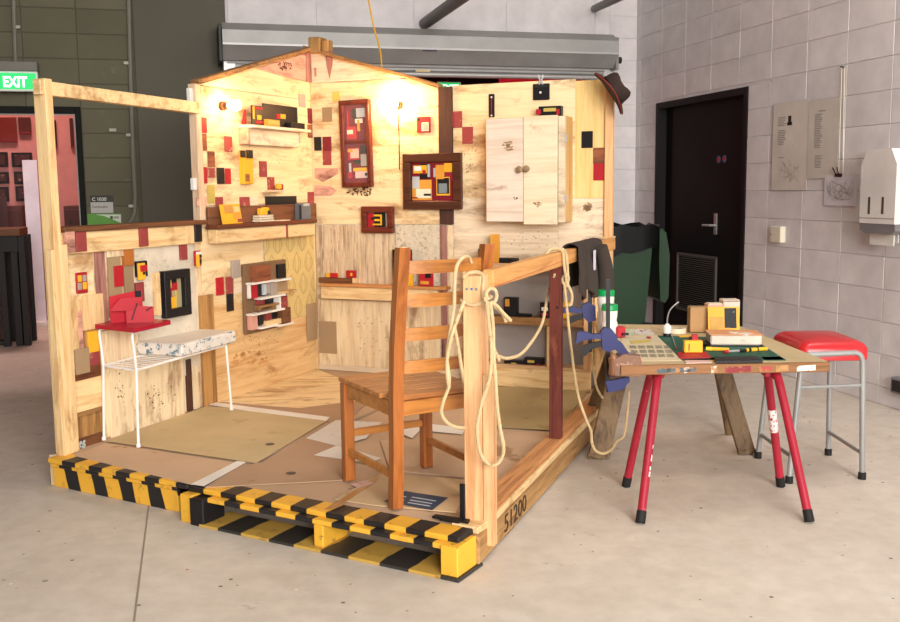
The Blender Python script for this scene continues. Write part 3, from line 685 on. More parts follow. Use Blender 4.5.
# corner post leaning very slightly, and its lower stud
pb = LW.M @ Vector((.022, -.022, PZ)); ptop = LW.M @ Vector((.022, -.022, 1.865))
add('corner_post', MB().beam(pb, ptop, .045, .072, LW.Y, .003), pineZ, WF, lw)
add('lower_stud', MB().beam(LW.M @ Vector((-.012, -.04, PZ)), LW.M @ Vector((-.012, -.04, 1.1)), .022, .04, LW.Y, .002), pineZ, WF, lw)
add('lower_stud', MB().beam(LW.M @ Vector((.05, -.045, PZ)), LW.M @ Vector((.05, -.045, 1.12)), .06, .02, LW.Y, .002), pineZ, WF, lw)
b0 = LW.M @ Vector((.0, -.03, LW.uv(52, 90)[1])); b1 = LW.M @ Vector((1.12, -.01, LW.uv(193, 107)[1] - .005))
add('top_beam', MB().beam(b0 - (b1 - b0) * .02, b1, .045, .062, b=.003), pine, WF, lw)
zl = LW.uv(130, 226)[1]
add('ledge', MB().box(.075, 1.135, -.05, .09, zl - .012, zl + .012, .004), brown, LW, lw)
add('apron', MB().box(.05, 1.1, -.03, 0, zl - .115, zl - .012, .003), pine, LW, lw)
for px, m_, th in (((65.5, 231.5, 76, 252), pinkply, .05), ((76, 231.5, 87.5, 251), PINK, .042), ((139.6, 228, 149, 246), PINK, .04), ((186.5, 225.5, 195, 243), pineZ, .036), ((195, 224.7, 202.6, 241.5), BLACK, .045)):
    pr('apron_block', LW, px, 0, th, m_, lw)
L = lambda n, px, th, m_, off=0., **k: pr(n, LW, px, off, th, m_, lw, **k)
L('board', (68, 252, 95, 297), .010, ply); L('plank', (95, 250, 109, 330), .012, bark); L('board', (107, 247, 124, 256), .016, plyZ)
L('board', (108, 254, 124, 322), .013, CARD); L('board', (124, 264, 136, 318), .011, CARD)
L('swatch', (114, 266.3, 124.3, 286), .018, RED); L('swatch', (124, 247, 134.5, 265), .02, wood('orange_block', '#b9702f', '#8a4d20', 'Z', .3))
L('textured_panel', (134.5, 243, 200, 372), .008, paint('textured_beige_panel', '#d8cdb8', '#c4b69c', .45, .9, 26, bmp=.5))
L('swatch', (136, 283, 145, 301), .016, PINK); L('swatch', (180, 242.5, 188, 259.5), .018, PINK)
L('board', (65, 297, 83.5, 367), .014, pineZ); L('block', (83, 296, 105, 327), .024, pineZ)
L('strip', (77.5, 311, 84, 348), .016, pinkply); L('plank', (84, 327, 98, 352), .010, oldwoodZ)
L('swatch', (88.5, 332, 99.5, 351), .02, YEL); L('swatch', (89.5, 350.5, 100.5, 364), .018, PINK); L('swatch', (75, 350, 90.5, 372), .022, CARD)
L('board', (75.5, 362, 102, 384.5), .014, wood('dark_scrap', '#7a4628', '#4c2716', 'X', .4)); L('board', (71, 383, 104, 405.5), .018, pine)
L('board', (72, 404, 105, 411), .014, oldwood); L('board', (73, 411, 105, 420), .003, paint('gap_shade', '#3a2a1e')); L('board', (74, 418, 106, 442), .014, oldwoodZ); L('board', (75, 440, 106, 449), .018, brown)  # thin dark strip between boards: shade of a gap put into the colour
L('sticker', (79, 442, 86, 448), .022, paint('scribbled_sticker', '#c9cdc9', '#3a3f3d', .8, scale=120))
L('plank', (106, 326, 135, 440), .012, plyZ); L('plank', (136, 366, 186, 428), .012, plyZ); L('plank', (109, 318, 134, 335), .006, plyZ)
L('plank', (186.5, 360, 193.5, 410), .016, brownZ); L('plank', (193, 366, 200, 408), .012, plyZ)
for z_ in (.2, .4): pass
bx('joint_strip', LW, 1.07, 1.15, .0, .014, PZ, 1.15, plyZ, lw)
# ------------------------------------------------------------------ shed, left gable wall
gw = root('shed_wall', LW, (1.7, .05, PZ), 'gabled plywood wall with lit bulb and mantel shelf', 'wall panel')
vt = 1.945
u_m = 1.12; u_e = 2.335
ap = LW.uv(312, 49); ea = LW.uv(198, 85)
add('backing_sheet', MB().prism([(u_m + .02, PZ), (u_e, PZ), (u_e, ap[1] - .02), (u_m + .02, ea[1] - .02)], 0, .012), plyW, LW, gw)
add('upper_sheet', MB().prism([(u_m + .04, vt - .002), (u_e, vt - .002), (u_e, ap[1]), (u_m + .04, ea[1])], -.010, 0), ply, LW, gw)
vm = LW.uv(230, 205)[1]
bx('middle_sheet', LW, u_m + .04, u_e, -.010, 0, vm, vt - .008, ply, gw)
G = lambda n, px, th, m_, off=.01, **k: pr(n, LW, px, off, th, m_, gw, **k)
pp('gable_scrap', LW, [(257, 68.5), (306.5, 53), (306.5, 81.5), (286, 77)], .01, .008, pinkply, gw)
pp('gable_scrap', LW, [(306.3, 53), (313, 51), (313, 82.5), (306.3, 81.5)], .01, .012, bark, gw)
a_ = LW.M @ Vector((u_m - .02, -.02, ea[1] + .012)); b_ = LW.M @ Vector((u_e + .03, -.02, ap[1] + .012))
add('verge_batten', MB().beam(a_, b_, .06, .022, b=.003), oldwood, WF, gw)
bx('edge_post', LW, u_m - .02, u_m + .025, -.022, .03, 1.16, LW.uv(195, 84)[1], wood('pale_post', '#dcbfa0', '#b9946e', 'Z', .4), gw, b=.003)
bx('hinge_block', LW, u_m - .045, u_m - .02, -.005, .02, LW.uv(190, 190)[1], LW.uv(190, 178)[1], WHITE, gw)
bx('hinge_block', LW, u_m - .045, u_m - .02, -.005, .02, LW.uv(190, 105)[1], LW.uv(190, 88)[1], WHITE, gw)
for px, m_ in (((199.3, 117, 207.5, 133.3), RED), ((199.3, 133.4, 207.5, 150.8), STRIPY), ((224.7, 136, 232.8, 152), PINK), ((207.8, 151, 215.5, 167), STRIPY), ((199.6, 167, 207.8, 183.5), RED), ((208, 168, 215.6, 177.5), PINK),
              ((217, 167.5, 225, 184), BLACK), ((225.2, 168.3, 231.5, 184), RED), ((207.5, 184.8, 215.5, 203), OLIVE), ((215.8, 197, 223.5, 206), PINK), ((240, 197, 250, 206), PINK), ((259.5, 161, 267.5, 177), PINK), ((267.7, 177, 275, 190), PINK),
              ((299, 93.5, 305.8, 107.5), GREYC), ((308, 108, 314, 124), DRED), ((308, 124.3, 314, 138), STRIPY), ((308, 192, 314.5, 207), PINK), ((265.5, 196.5, 297, 206), BLACK), ((197, 197, 207, 206), pinkply), ((250.5, 197, 258, 206), plyW)):  # wide black swatch: darkness of a window opening painted flat
    G('swatch', px, .006, m_)
G('lower_sheet', (200.5, 229, 264, 297), .008, ply, 0); G('lower_sheet', (199, 296, 318, 405), .006, plyP, 0)
def wallpaper():
    m, nt, bs, _ = newmat('yellow_damask_wallpaper'); tc = mk(nt, 'ShaderNodeTexCoord'); sp = mk(nt, 'ShaderNodeSeparateXYZ'); nt.links.new(tc.outputs['Object'], sp.inputs[0])
    def M(op, a, b=None, c=None):
        n = mk(nt, 'ShaderNodeMath', operation=op)
        for i, s in enumerate((a, b, c)):
            if s is None: continue
            if isinstance(s, (int, float)): n.inputs[i].default_value = s
            else: nt.links.new(s, n.inputs[i])
        return n.outputs[0]
    x = M('MULTIPLY', sp.outputs['X'], 7.); z = M('MULTIPLY', sp.outputs['Z'], 7.)
    row = M('FLOOR', z); xs = M('ADD', x, M('MULTIPLY', row, .5)); fx = M('SUBTRACT', M('FRACT', xs), .5); fz = M('FRACT', z)
    wdt = M('MULTIPLY', M('SINE', M('MULTIPLY', fz, 3.14)), M('SUBTRACT', .42, M('MULTIPLY', fz, .22)))
    d = M('ABSOLUTE', M('SUBTRACT', M('ABSOLUTE', fx), wdt)); d2 = M('ABSOLUTE', M('SUBTRACT', M('ABSOLUTE', fx), M('MULTIPLY', wdt, .5)))
    line = M('MAXIMUM', M('LESS_THAN', d, .045), M('MULTIPLY', M('LESS_THAN', d2, .03), M('LESS_THAN', fz, .7)))
    n = noise(nt, coords(nt), 40., 3); base = mix(nt, n, lin('#cfb472'), lin('#dac384'))
    nt.links.new(mix(nt, M('MULTIPLY', line, .4), base, lin('#8d7440')), bs.inputs['Base Color']); bs.inputs['Roughness'].default_value = .8; return m
G('wallpaper', (264, 236, 316, 313), .003, wallpaper(), .007); G('swatch', (306.5, 304.5, 317.5, 339), .004, CARD, .012)
for px, m_, th in (((216, 278, 224.5, 294.5), RED, .006), ((226, 277.3, 233.6, 293.5), PINK, .006), ((226.8, 294, 234.3, 310.5), BLACK, .006), ((232, 260.5, 241, 277), GREYC, .014), ((234, 277.5, 243, 293), plyW, .004)):
    G('swatch', px, th, m_, .008)
G('stud', (200.5, 296, 218, 405), .02, oldwoodZ, .0)
for i, (x, y) in enumerate([(205, 205)]): pass

# ------------------------------------------------------------------ shed, back wall
kw = root('shed_wall', KW, (1., .05, PZ), 'back wall of plywood with dark brown plank and gable', 'wall panel')
K = lambda n, px, th, m_, off=0., **k: pr(n, KW, px, off, th, m_, kw, **k)
eu, ev = KW.uv(438, 87); au, av = KW.uv(316, 49); KE = KW.uv(604, 200)[0]
add('backing_sheet', MB().prism([(0, PZ), (KE, PZ), (KE, KW.uv(601, 81.5)[1]), (eu, ev - .01), (0, av - .03)], 0, .012), plyW, KW, kw)
vj = KW.uv(380, 224)[1]; vg = KW.uv(316, 83)[1]
tt = (av - vg) / (av - ev)
add('gable_sheet', MB().prism([(.0, vg), (au + (eu - au) * tt, vg), (au, av), (0, av)], -.01, 0), plyW, KW, kw)
pp('gable_stain_scrap', KW, [(325, 52), (333, 50), (332.5, 64), (329.5, 79), (326.5, 66)], .01, .003, bark, kw)
add('middle_sheet', MB().prism([(.0, vj), (eu + .01, vj), (eu + .01, ev - .01), (au + (eu - au) * tt, vg - .006), (0, vg - .006)], -.01, 0), ply, KW, kw)
a_ = KW.M @ Vector((-.02, -.02, av + .012)); b_ = KW.M @ Vector((eu + .03, -.02, ev + .002))
add('verge_batten', MB().beam(a_, b_, .06, .022, b=.003), oldwood, WF, kw)
rb0, rb1, rb2, rb3 = KW.rect(308.5, 37.5, 327.5, 52, -.05)
bx('ridge_block', KW, rb0, rb0 + (rb1 - rb0) * .62, -.06, .04, rb2, rb3, wood('ridge_wood', '#b08a55', '#7d5a33', 'Z', .5), kw, b=.006)
bx('ridge_block', KW, rb0 + (rb1 - rb0) * .64, rb1, -.04, .03, rb2, rb3 - .02, oldwoodZ, kw, b=.006)
add('corner_bead', MB().box(-.012, .012, -.022, .0, PZ, av - .02, .003), pineZ, KW, kw)
xs = [315.5, 323, 331.5, 339, 348.5, 357, 366, 374, 383, 395.5]
for i in range(len(xs) - 1): K('cladding_board', (xs[i], 225, xs[i + 1] - .3, 286), .010 + .003 * (i % 2), clad)
K('speckled_panel', (395.5, 224.5, 440, 292), .008, paint('speckled_panel', '#d9cbb2', '#a08a70', .5, .85, 60))
K('lower_sheet', (318, 299, 440, 372), .008, plyZ); K('bark_strip', (440, 225, 447.5, 368), .014, bark); K('edge_strip', (447.5, 225, 454, 372), .01, plyZ)
K('swatch', (318.5, 321, 337, 354), .003, CARD, .008)
K('brown_plank', (438, 87, 453, 224.5), .02, brownZ, .0)
K('upper_sheet', (452.5, 85.5, 575, 198), .008, ply); K('upper_sheet', (575, 81, 604.5, 198), .0085, wood('golden_sheet', '#efcf8d', '#e0b76c', 'Z', .3, var=.02))
K('lower_sheet', (453.5, 198.6, 558, 264), .008, plyW); K('lower_sheet', (558.3, 198.6, 604.5, 300), .008, plyW)
for px, m_ in (((332, 92, 340, 101), OLIVE), ((321.8, 107.5, 331.8, 121.5), CARD), ((313.8, 137, 321.3, 150.5), BLACK), ((322.3, 136.8, 331.3, 151), DRED), ((322.3, 151, 331.3, 165), PINK),
              ((451.3, 111.5, 462, 127.5), PINK), ((462, 127, 473, 143.5), PINK), ((581.5, 131.3, 592.6, 147.8), BLACK), ((593.3, 147.8, 604.5, 163.5), STRIPY), ((593.5, 163.5, 605, 180.3), RED), ((314, 68, 316.5, 77), pinkply), ((304, 101, 310, 107), pinkply)):
    if px[0] > 310: K('swatch', px, .006, m_, .01)
pp('torn_scrap', KW, [(314.5, 168), (338, 168), (338, 174), (323, 182), (314.5, 178)], .01, .003, pinkply, kw)
pp('torn_scrap', KW, [(314.5, 185), (330, 186), (337, 190.5), (331, 196), (314.5, 196)], .01, .003, pinkply, kw)
K('brown_board', (318.5, 277.5, 352, 283.5), .03, brown, .01); K('board_end', (352.2, 278, 357.5, 283.5), .028, pineZ, .01)
pc0, pc1, _, _ = KW.rect(605, 90, 612, 200, -.03)
bx('end_post', KW, pc0, pc1, -.03, .02, PZ, KW.uv(608, 88, -.05)[1], postw, kw, b=.003)
# shelves built into the lower right of the back wall
O = -.15
def shelf_unit():
    t = root('wall_shelves', KW, (1.55, -.08, PZ), 'pale wood shelf unit with grey back under the white cabinet', 'shelves')
    u0 = KW.uv(462, 300, O)[0]; u1 = KW.uv(591, 300, O)[0]
    g0 = KW.uv(530, 365, -.012)[1]; g1 = KW.uv(530, 262, -.012)[1]
    bx('back_panel', KW, u0, u1 + .1, -.014, -.009, PZ, g1, paint('grey_panel', '#a39c98', rough=.8), t, b=0)
    for ya, yb_, n in ((264, 271, 'top_shelf'), (318, 325.5, 'middle_shelf')):
        v1 = KW.uv(530, ya, O)[1]; v0 = KW.uv(530, yb_, O)[1]
        bx(n, KW, u0, u1 + .02, O, -.012, v0, v1, oldwood if n == 'middle_shelf' else wood('shelf_wood', '#c9a27a', '#9a7450', 'X', .4), t, b=.003)
        T[n] = v1
    v1 = KW.uv(530, 366, O)[1]; v0 = PZ
    bx('bottom_shelf', KW, u0, u1, O, -.012, v1 - .02, v1, wood('shelf_low', '#d7b083', '#ab8056', 'X', .4), t, b=.003); T['bottom_shelf'] = v1
    bx('kick_board', KW, u0, u1, O, O + .02, v0, v1 - .02, pine, t, b=.003)
    s0, s1, _, _ = KW.rect(584, 300, 591.5, 380, O - .01)
    bx('upright', KW, s0, s1, O - .02, O + .02, v1, T['top_shelf'] - .02, postw, t, b=.003)
    s0, s1, _, _ = KW.rect(545.5, 326, 548.5, 360, O)
    bx('upright', KW, s0, s1, O + .02, -.014, v1, T['middle_shelf'] - .03, pineZ, t, b=.003)
    bx('side_panel', KW, u1 - .01, u1 + .10, -.03, -.016, PZ, T['top_shelf'] - .03, pineZ, t, b=.003)
    bx('side_panel', KW, u0 - .0, u0 + .02, O + .01, -.014, v1, T['top_shelf'] - .03, pineZ, t, b=.003)
    return t
T = {}
shelf_unit()
# back-left shelf
t = root('wall_shelf', KW, (.45, -.06, KW.uv(380, 300)[1]), 'long pale wood shelf under the streaked cladding', 'shelf')
u0, u1 = KW.uv(318, 290, -.1)[0] + .02, KW.uv(446, 290, -.1)[0]
SV = KW.uv(380, 285.5, -.1)[1]; sb = KW.uv(380, 300.5, -.1)[1]
bx('top_board', KW, u0, u1, -.11, -.014, SV - .018, SV, wood('shelf_top', '#c58a54', '#95602f', 'X', .4), t, b=.003); bx('front_board', KW, u0, u1 - .06, -.1, -.08, sb, SV - .018, pine, t, b=.003)
bx('bracket', KW, u0 + .1, u0 + .12, -.08, -.014, sb, SV - .018, pine, t); bx('bracket', KW, u1 - .16, u1 - .14, -.08, -.014, sb, SV - .018, pine, t)

# ------------------------------------------------------------------ things on the left gable wall
def relief(name, fr, px, off, th, mat, label, cat, pieces=(), group=None, base='board'):
    u0, u1, v0, v1 = fr.rect(*px, -off - th)
    t = root(name, fr, ((u0 + u1) / 2, -off - th / 2, v0), label, cat, group)
    bx(base, fr, u0, u1, -off - th, -off, v0, v1, mat, t, b=min(.003, th * .4))
    for (n, q, th2, m_) in pieces:
        if n in ('ledge', 'drawer'):
            a0, a1, c0, c1 = fr.rect(*q, -off - th - .03); c_ = (c0 + c1) / 2; hh_ = .006 if n == 'ledge' else .016
            bx(n, fr, a0, a1, -off - th - (.055 if n == 'ledge' else .035), -off - th, c_ - hh_, c_ + hh_, m_, t)
        else: pr(n, fr, q, off + th, th2, m_, t)
    return t
# high shelf
SH = -.095
hu0, _, hv0, hv1 = LW.rect(255, 125, 311, 130, SH); hu1 = LW.uv(311, 128, SH)[0]; zs = LW.uv(275, 126.5, SH)[1]
t = root('wall_shelf', LW, ((hu0 + hu1) / 2, -.05, zs - .12), 'small pale shelf holding black panels near the lit bulb', 'shelf')
add('top_board', MB().prism([(0, 0), (1, 0), (1, .01), (0, .01)], 0, 1) if 0 else MB().flat([(hu0, SH), (hu1, SH), (hu1, -.012), (hu0 - .06, -.012), (hu0 - .06, -.03)], zs - .016, zs), wood('shelf_white', '#ecdcc0', '#cdb28e', 'X', .2), LW, t)
zb_ = LW.uv(275, 146, -.05)[1]
bx('front_panel', LW, hu0 - .03, hu1 - .08, -.05, -.035, zb_, zs - .016, plyW, t); bx('bracket', LW, hu0 - .05, hu0 - .03, -.08, -.012, zb_, zs - .016, pinkply, t); bx('bracket', LW, hu1 - .06, hu1 - .045, -.05, -.012, zb_ + .03, zs - .016, plyW, t)
def stand(name, fr, px, y, th, zbase, mat, label, cat, pieces=(), tilt=0., group=None):
    """a panel standing on a shelf at local depth y, its px giving width and top"""
    u0, u1, v0, v1 = fr.rect(*px, y); v0 = zbase
    t = root(name, fr, ((u0 + u1) / 2, y + th / 2, v0), label, cat, group)
    mbs = [('body', (u0, u1, y, y + th, v0, v1), mat)]
    for (n, q, th2, m_) in pieces:
        a0, a1, c0, c1 = fr.rect(*q, y); mbs.append((n, (a0, a1, y - th2, y, max(c0, v0), c1), m_))
    for n, b, m_ in mbs:
        mb = MB().box(*b, .0015)
        if tilt: mb.xf(Matrix.Translation((0, y + th, v0)) @ Matrix.Rotation(R(tilt), 4, 'X') @ Matrix.Translation((0, -y - th, -v0)))
        add(n, mb, m_, fr, t)
    return t
stand('black_artwork', LW, (263, 103, 298, 125), -.05, .008, zs + .001, BLACK, 'black panel with red and yellow capsule standing on the high shelf', 'artwork', [('red_mark', (276, 114, 280, 119), .006, RED), ('yellow_mark', (280, 114, 285, 119), .006, YEL)])
stand('black_artwork', LW, (251.5, 105, 264, 125), -.065, .008, zs + .001, BLACK, 'tilted black panel with red and yellow bars on the high shelf', 'artwork', [('yellow_bar', (252.5, 106, 254.5, 119), .004, YEL), ('red_bar', (254.5, 106.5, 262, 110), .005, RED), ('yellow_block', (257, 115, 261, 120), .005, YEL), ('red_block', (256, 120.5, 263, 124), .006, RED)])
stand('color_block', LW, (267, 119, 280, 125.5), -.09, .025, zs + .001, ORA, 'orange block in front of black panel on high shelf', 'block', [('face_card', (268, 120, 279, 125), .003, OLIVE)])
stand('black_block', LW, (291, 122, 305, 127), -.092, .035, zs + .001, BLACK, 'low black block at the end of the high shelf', 'block', [('lid', (292, 122.5, 299, 124), .004, DSTEEL)])
u_, _, _, _ = LW.rect(249.5, 116, 253, 125, -.1)
add('red_wedge', MB().prism([(hu0 - .04, zs), (hu0 - .005, zs), (hu0 - .005, zs + .09)], -.04, -.025), RED, LW, label='thin red card wedge leaning at the end of the high shelf', cat='card')
relief('box_relief', LW, (243.3, 150, 254, 184), .01, .035, YEL, 'tall orange yellow box with black squares fixed under the high shelf', 'art box', [('black_square', (241.5, 150.3, 246, 157.5), .012, BLACK), ('black_square', (247.3, 149.8, 253.3, 158.3), .01, BLACK), ('brown_stamp', (245.5, 174, 250, 181.5), .003, STRIPY)])
relief('tiny_shelf', LW, (267.3, 190, 284, 192.3), .01, .05, plyW, 'tiny shelf ledge with red and yellow bead below red swatches', 'shelf', [])
add('toy_bead', MB().lathe([(.004, 0), (.02, .008), (.022, .02), (.014, .034), (.004, .038)], (*[LW.uv(278.5, 188, -.04)[0]], -.04, LW.uv(278.5, 189.8, -.04)[1]), 12), YEL, LW, label='yellow bead ball sitting on the tiny ledge', cat='bead')
add('toy_block', MB().box(LW.uv(281, 187, -.04)[0] - .018, LW.uv(281, 187, -.04)[0] + .018, -.05, -.015, LW.uv(278.5, 189.8, -.04)[1], LW.uv(278.5, 189.8, -.04)[1] + .035, .006), RED, LW, label='small red block beside yellow bead on the tiny ledge', cat='block')
# mantel
MO = -.085
t = root('mantel_shelf', LW, (1.75, -.08, LW.uv(260, 243, MO)[1]), 'thick pale mantel beam with dark brown top board', 'shelf')
mu0, mu1 = LW.uv(217, 235, MO)[0], LW.uv(313.5, 226, MO * .8)[0]; mzt = LW.uv(260, 224.5, MO)[1]; mzb = LW.uv(260, 240, MO)[1]
bx('top_board', LW, mu0 - .01, mu1, MO - .015, -.012, mzt - .012, mzt + .012, wood('mantel_top', '#6e3c24', '#44200f', 'X', .3), t, b=.004)
bx('beam', LW, mu0, mu1 - .005, MO, -.02, mzb, mzt - .012, pine, t, b=.005)
bx('red_seam', LW, LW.uv(286, 232, MO)[0], LW.uv(288, 232, MO)[0], MO - .001, MO, mzb, mzt - .012, PINK, t, b=0)
v0b, v1b = mzt + .012, LW.uv(240, 206, -.03)[1]
bx('back_board', LW, 1.16, 2.31, -.03, -.012, v0b, v1b, wood('mantel_back', '#7b4e33', '#53311f', 'X', .3), t)
mz = mzt + .0125
stand('yellow_picture', LW, (222.5, 204.5, 243, 224.5), -.075, .008, mz, YEL, 'yellow card picture leaning on the mantel', 'picture', [('brown_square', (226, 205.5, 235, 213), .003, wood('collage_brown', '#c08a4a', '#94602c', 'X', 0)), ('cream_square', (236, 206.5, 241, 212), .003, paint('cream_square', '#e9c48a')), ('pink_square', (234, 213, 242, 219), .003, ORA), ('red_square', (238, 219, 242.5, 222), .003, PINK)], -10)
bu, bz = LW.uv(263, 219, -.06)
for i, (l, w_) in enumerate((('bottom booklet of a white stack on the mantel', .15), ('middle booklet of a white stack on the mantel', .14), ('top booklet of a white stack on the mantel', .135))):
    t = root('booklet', LW, (bu, -.1, mz + i * .014), l, 'booklet', 'white booklets on the mantel')
    bx('pages', LW, bu - w_ / 2, bu + w_ / 2, -.09, -.034, mz + i * .014 + .002, mz + i * .014 + .012, CREAM, t); bx('cover', LW, bu - w_ / 2 - .002, bu + w_ / 2 + .002, -.092, -.033, mz + i * .014 + .012, mz + i * .014 + .0135, WHITE, t); 
z3_ = mz + 3 * .014
t = root('toy_truck', LW, (bu, -.1, z3_), 'small yellow and black toy on the white booklets', 'toy')
bx('yellow_body', LW, bu - .05, bu + .02, -.085, -.05, z3_, z3_ + .04, YEL, t, b=.006); bx('black_block', LW, bu, bu + .06, -.08, -.045, z3_, z3_ + .025, BLACK, t, b=.005); bx('yellow_roof', LW, bu - .01, bu + .045, -.08, -.05, z3_ + .025, z3_ + .045, YEL, t, b=.005)
bu2 = LW.uv(290, 217, -.1)[0]
bx('folded_paper', LW, bu2 - .09, bu2 + .02, -.09, -.04, mz, mz + .006, CREAM, label='flat folded paper on the mantel beside the booklets', cat='paper')
stand('grey_tin', LW, (300, 203.5, 311, 219), -.075, .04, mz, paint('grey_tin_paint', '#6b7078', '#8d9298', .2, .4), 'blue grey tin box at the corner end of the mantel', 'tin', [('dark_edge', (299, 205, 301.5, 219), .004, BLACK), ('cap', (303, 203.6, 309, 206), .004, SILVER)])
# little shelf model
sm = [('block', (256.7, 266.5, 271, 281.3), .05, STRIPY), ('dark_niche', (278.3, 264.5, 286.3, 277.5), .02, BLACK), ('ledge', (249.5, 281, 268, 284), .022, WHITE), ('ledge', (272, 278, 288.5, 281.6), .022, WHITE),
      ('side', (249.5, 284, 251.3, 298.5), .022, WHITE), ('red_panel', (251.3, 284, 258, 298), .02, RED), ('dark_niche', (258, 284.5, 263, 295.5), .012, BLACK), ('figure', (264, 284, 267, 294.6), .03, SILVER), ('figure', (267.3, 282, 270.4, 293), .025, GREYC), ('grey_panel', (271, 282.5, 278, 294), .03, GREYC), ('brown_panel', (278, 282, 288, 292.5), .012, CARD),
      ('ledge', (258, 295.2, 283, 298), .022, WHITE), ('ledge', (279, 289.5, 295, 293.4), .075, pine), ('red_panel', (258, 298.4, 265, 303.8), .02, PINK), ('dark_niche', (266, 299, 279, 305), .012, BLACK), ('red_panel', (281.5, 297, 288, 308.5), .03, PINK), ('ledge', (258, 303.7, 279, 306), .06, oldwood),
      ('side', (280, 297, 281.4, 309), .06, WHITE), ('ledge', (266, 309, 282, 311.5), .022, WHITE), ('ledge', (250, 312, 268, 314.5), .022, WHITE), ('pink_panel', (251, 314.7, 258, 329), .03, paint('pink_panel', '#d9a08e')), ('dark_niche', (258.7, 315.5, 264, 324), .012, BLACK), ('red_panel', (266, 313, 272, 320), .015, PINK), ('dark_niche', (272.3, 313, 277.5, 319.5), .012, BLACK),
      ('drawer', (266, 319.5, 283, 324.5), .05, pine), ('dark_side', (283, 308.5, 291.3, 324.3), .05, brown), ('ledge', (258, 325, 275.5, 327.7), .022, WHITE), ('ledge', (276, 322.8, 291, 325.6), .022, WHITE), ('drawer', (258.5, 306.2, 262.5, 311.5), .04, oldwood), ('drawer', (272, 305.8, 276, 309.2), .03, oldwood)]
relief('model_shelf', LW, (243.5, 264.5, 288, 325), .012, .02, paint('brown_backboard', '#806246', '#735638', .2, .8), 'brown board with tiny white ledges and red and black niches', 'model shelf', sm)

# things on the low wall
def tiny(name, fr, px, off, th, mat, label, pieces, **k): return relief(name, fr, px, off, th, mat, label, 'art tile', pieces, **k)
tiny('art_tile', LW, (76.5, 273, 88.5, 292.5), .012, .012, RED, 'red framed tile of four yellow and grey squares on string', [('square', (78, 275.5, 82.3, 281.7), .004, YEL), ('square', (82.8, 275, 87, 281.3), .004, GREYC), ('square', (78, 283, 82.3, 289.8), .004, GREYC), ('square', (82.9, 282.4, 87.5, 289), .004, YEL)])
tiny('art_tile', LW, (137, 261.5, 148.3, 276), .01, .02, BLACK, 'black tile with yellow panel and red square on speckled panel', [('yellow_panel', (138.6, 263.5, 146, 279.3), .012, YEL), ('red_square', (141.3, 265.5, 147.8, 271), .02, RED), ('black_dot', (143.4, 272, 145.6, 274.5), .016, BLACK)])
tiny('art_tile', LW, (196, 251, 202, 265.5), .012, .02, RED, 'narrow red tile with white and yellow bars by the wall joint', [('white_bar', (196.7, 252, 201.7, 254.3), .006, WHITE), ('black_square', (199.5, 254.6, 202, 257.5), .006, BLACK), ('yellow_bar', (197.5, 254.5, 200, 266.8), .014, YEL), ('black_square', (200, 259, 202, 263.6), .006, BLACK)])
fpx = (162, 271.5, 190, 314)
u0, u1, v0, v1 = LW.rect(*fpx, -.03)
def frame_ring(u0, u1, v0, v1, w, y0, y1, b=.003):
    return MB().box(u0, u1, y0, y1, v1 - w, v1, b).box(u0, u1, y0, y1, v0, v0 + w, b).box(u0, u0 + w, y0, y1, v0 + w, v1 - w, b).box(u1 - w, u1, y0, y1, v0 + w, v1 - w, b)
t = root('framed_collage', LW, ((u0 + u1) / 2, -.02, v0), 'thick black frame around collage on the low wall', 'framed picture')
w_ = (u1 - u0) * .22
add('frame', frame_ring(u0, u1, v0, v1, w_, -.045, -.01, .002), BLACK, LW, t)
bx('backing', LW, u0 + w_, u1 - w_, -.016, -.01, v0 + w_, v1 - w_, paint('khaki_card', '#a89a74'), t, b=0)
iw, ih = u1 - u0 - 2 * w_, v1 - v0 - 2 * w_; iu, iv = u0 + w_, v0 + w_
for (a, b_, c, d, m_) in ((.02, .55, 0, .38, YEL), (.02, .3, .38, .7, RED), (.35, .7, .6, .85, RED), (.1, .3, .7, .95, OLIVE), (.35, .65, .85, 1, BLACK), (.55, .62, 0, .6, OLIVE)):
    bx('card', LW, iu + iw * a, iu + iw * b_, -.021, -.016, iv + ih * c, iv + ih * d, m_, t, b=0)
pr('side_block', LW, (156, 273, 162, 315), .008, .03, pineZ, lw)

# bulbs
BULBS = [emit('lit_bulb', '#ffc384', 130.), emit('lit_bulb_bright', '#ffc384', 310.)]
def bulb(fr, px, label, s):
    u_, v_ = fr.uv(*px, -.03); t = root('light_bulb', fr, (u_, 0, v_), label, 'light bulb')
    add('socket', MB().lathe([(.026, 0), (.026, .02), (.019, .024), (.019, .05)], n=16).xf(Matrix.Translation((u_, -.012, v_)) @ Matrix.Rotation(R(90), 4, 'X')), brown, fr, t)
    add('glass', MB().lathe([(.013, 0), (.014, .012), (.027, .035), (.031, .055), (.026, .075), (.013, .087), (.002, .09)], n=18).xf(Matrix.Translation((u_, -.055, v_)) @ Matrix.Rotation(R(90), 4, 'X')), BULBS[s], fr, t)
    return t
bulb(LW, (224, 106), 'lit warm bulb in wooden holder on the left gable wall', 0)
bulb(KW, (398, 105), 'lit warm bulb glaring on the back wall beside the tall frame', 1)
u_, v_ = KW.uv(398, 105, -.01)
add('bulb_wire', MB().tube([(u_, -.014, v_ - .02), (u_ + .005, -.014, v_ - .2), (u_ + .004, -.014, vj + .35)], .003, 5), BLACK, KW, label='thin dark wire running down from the bulb on the back wall', cat='wire')

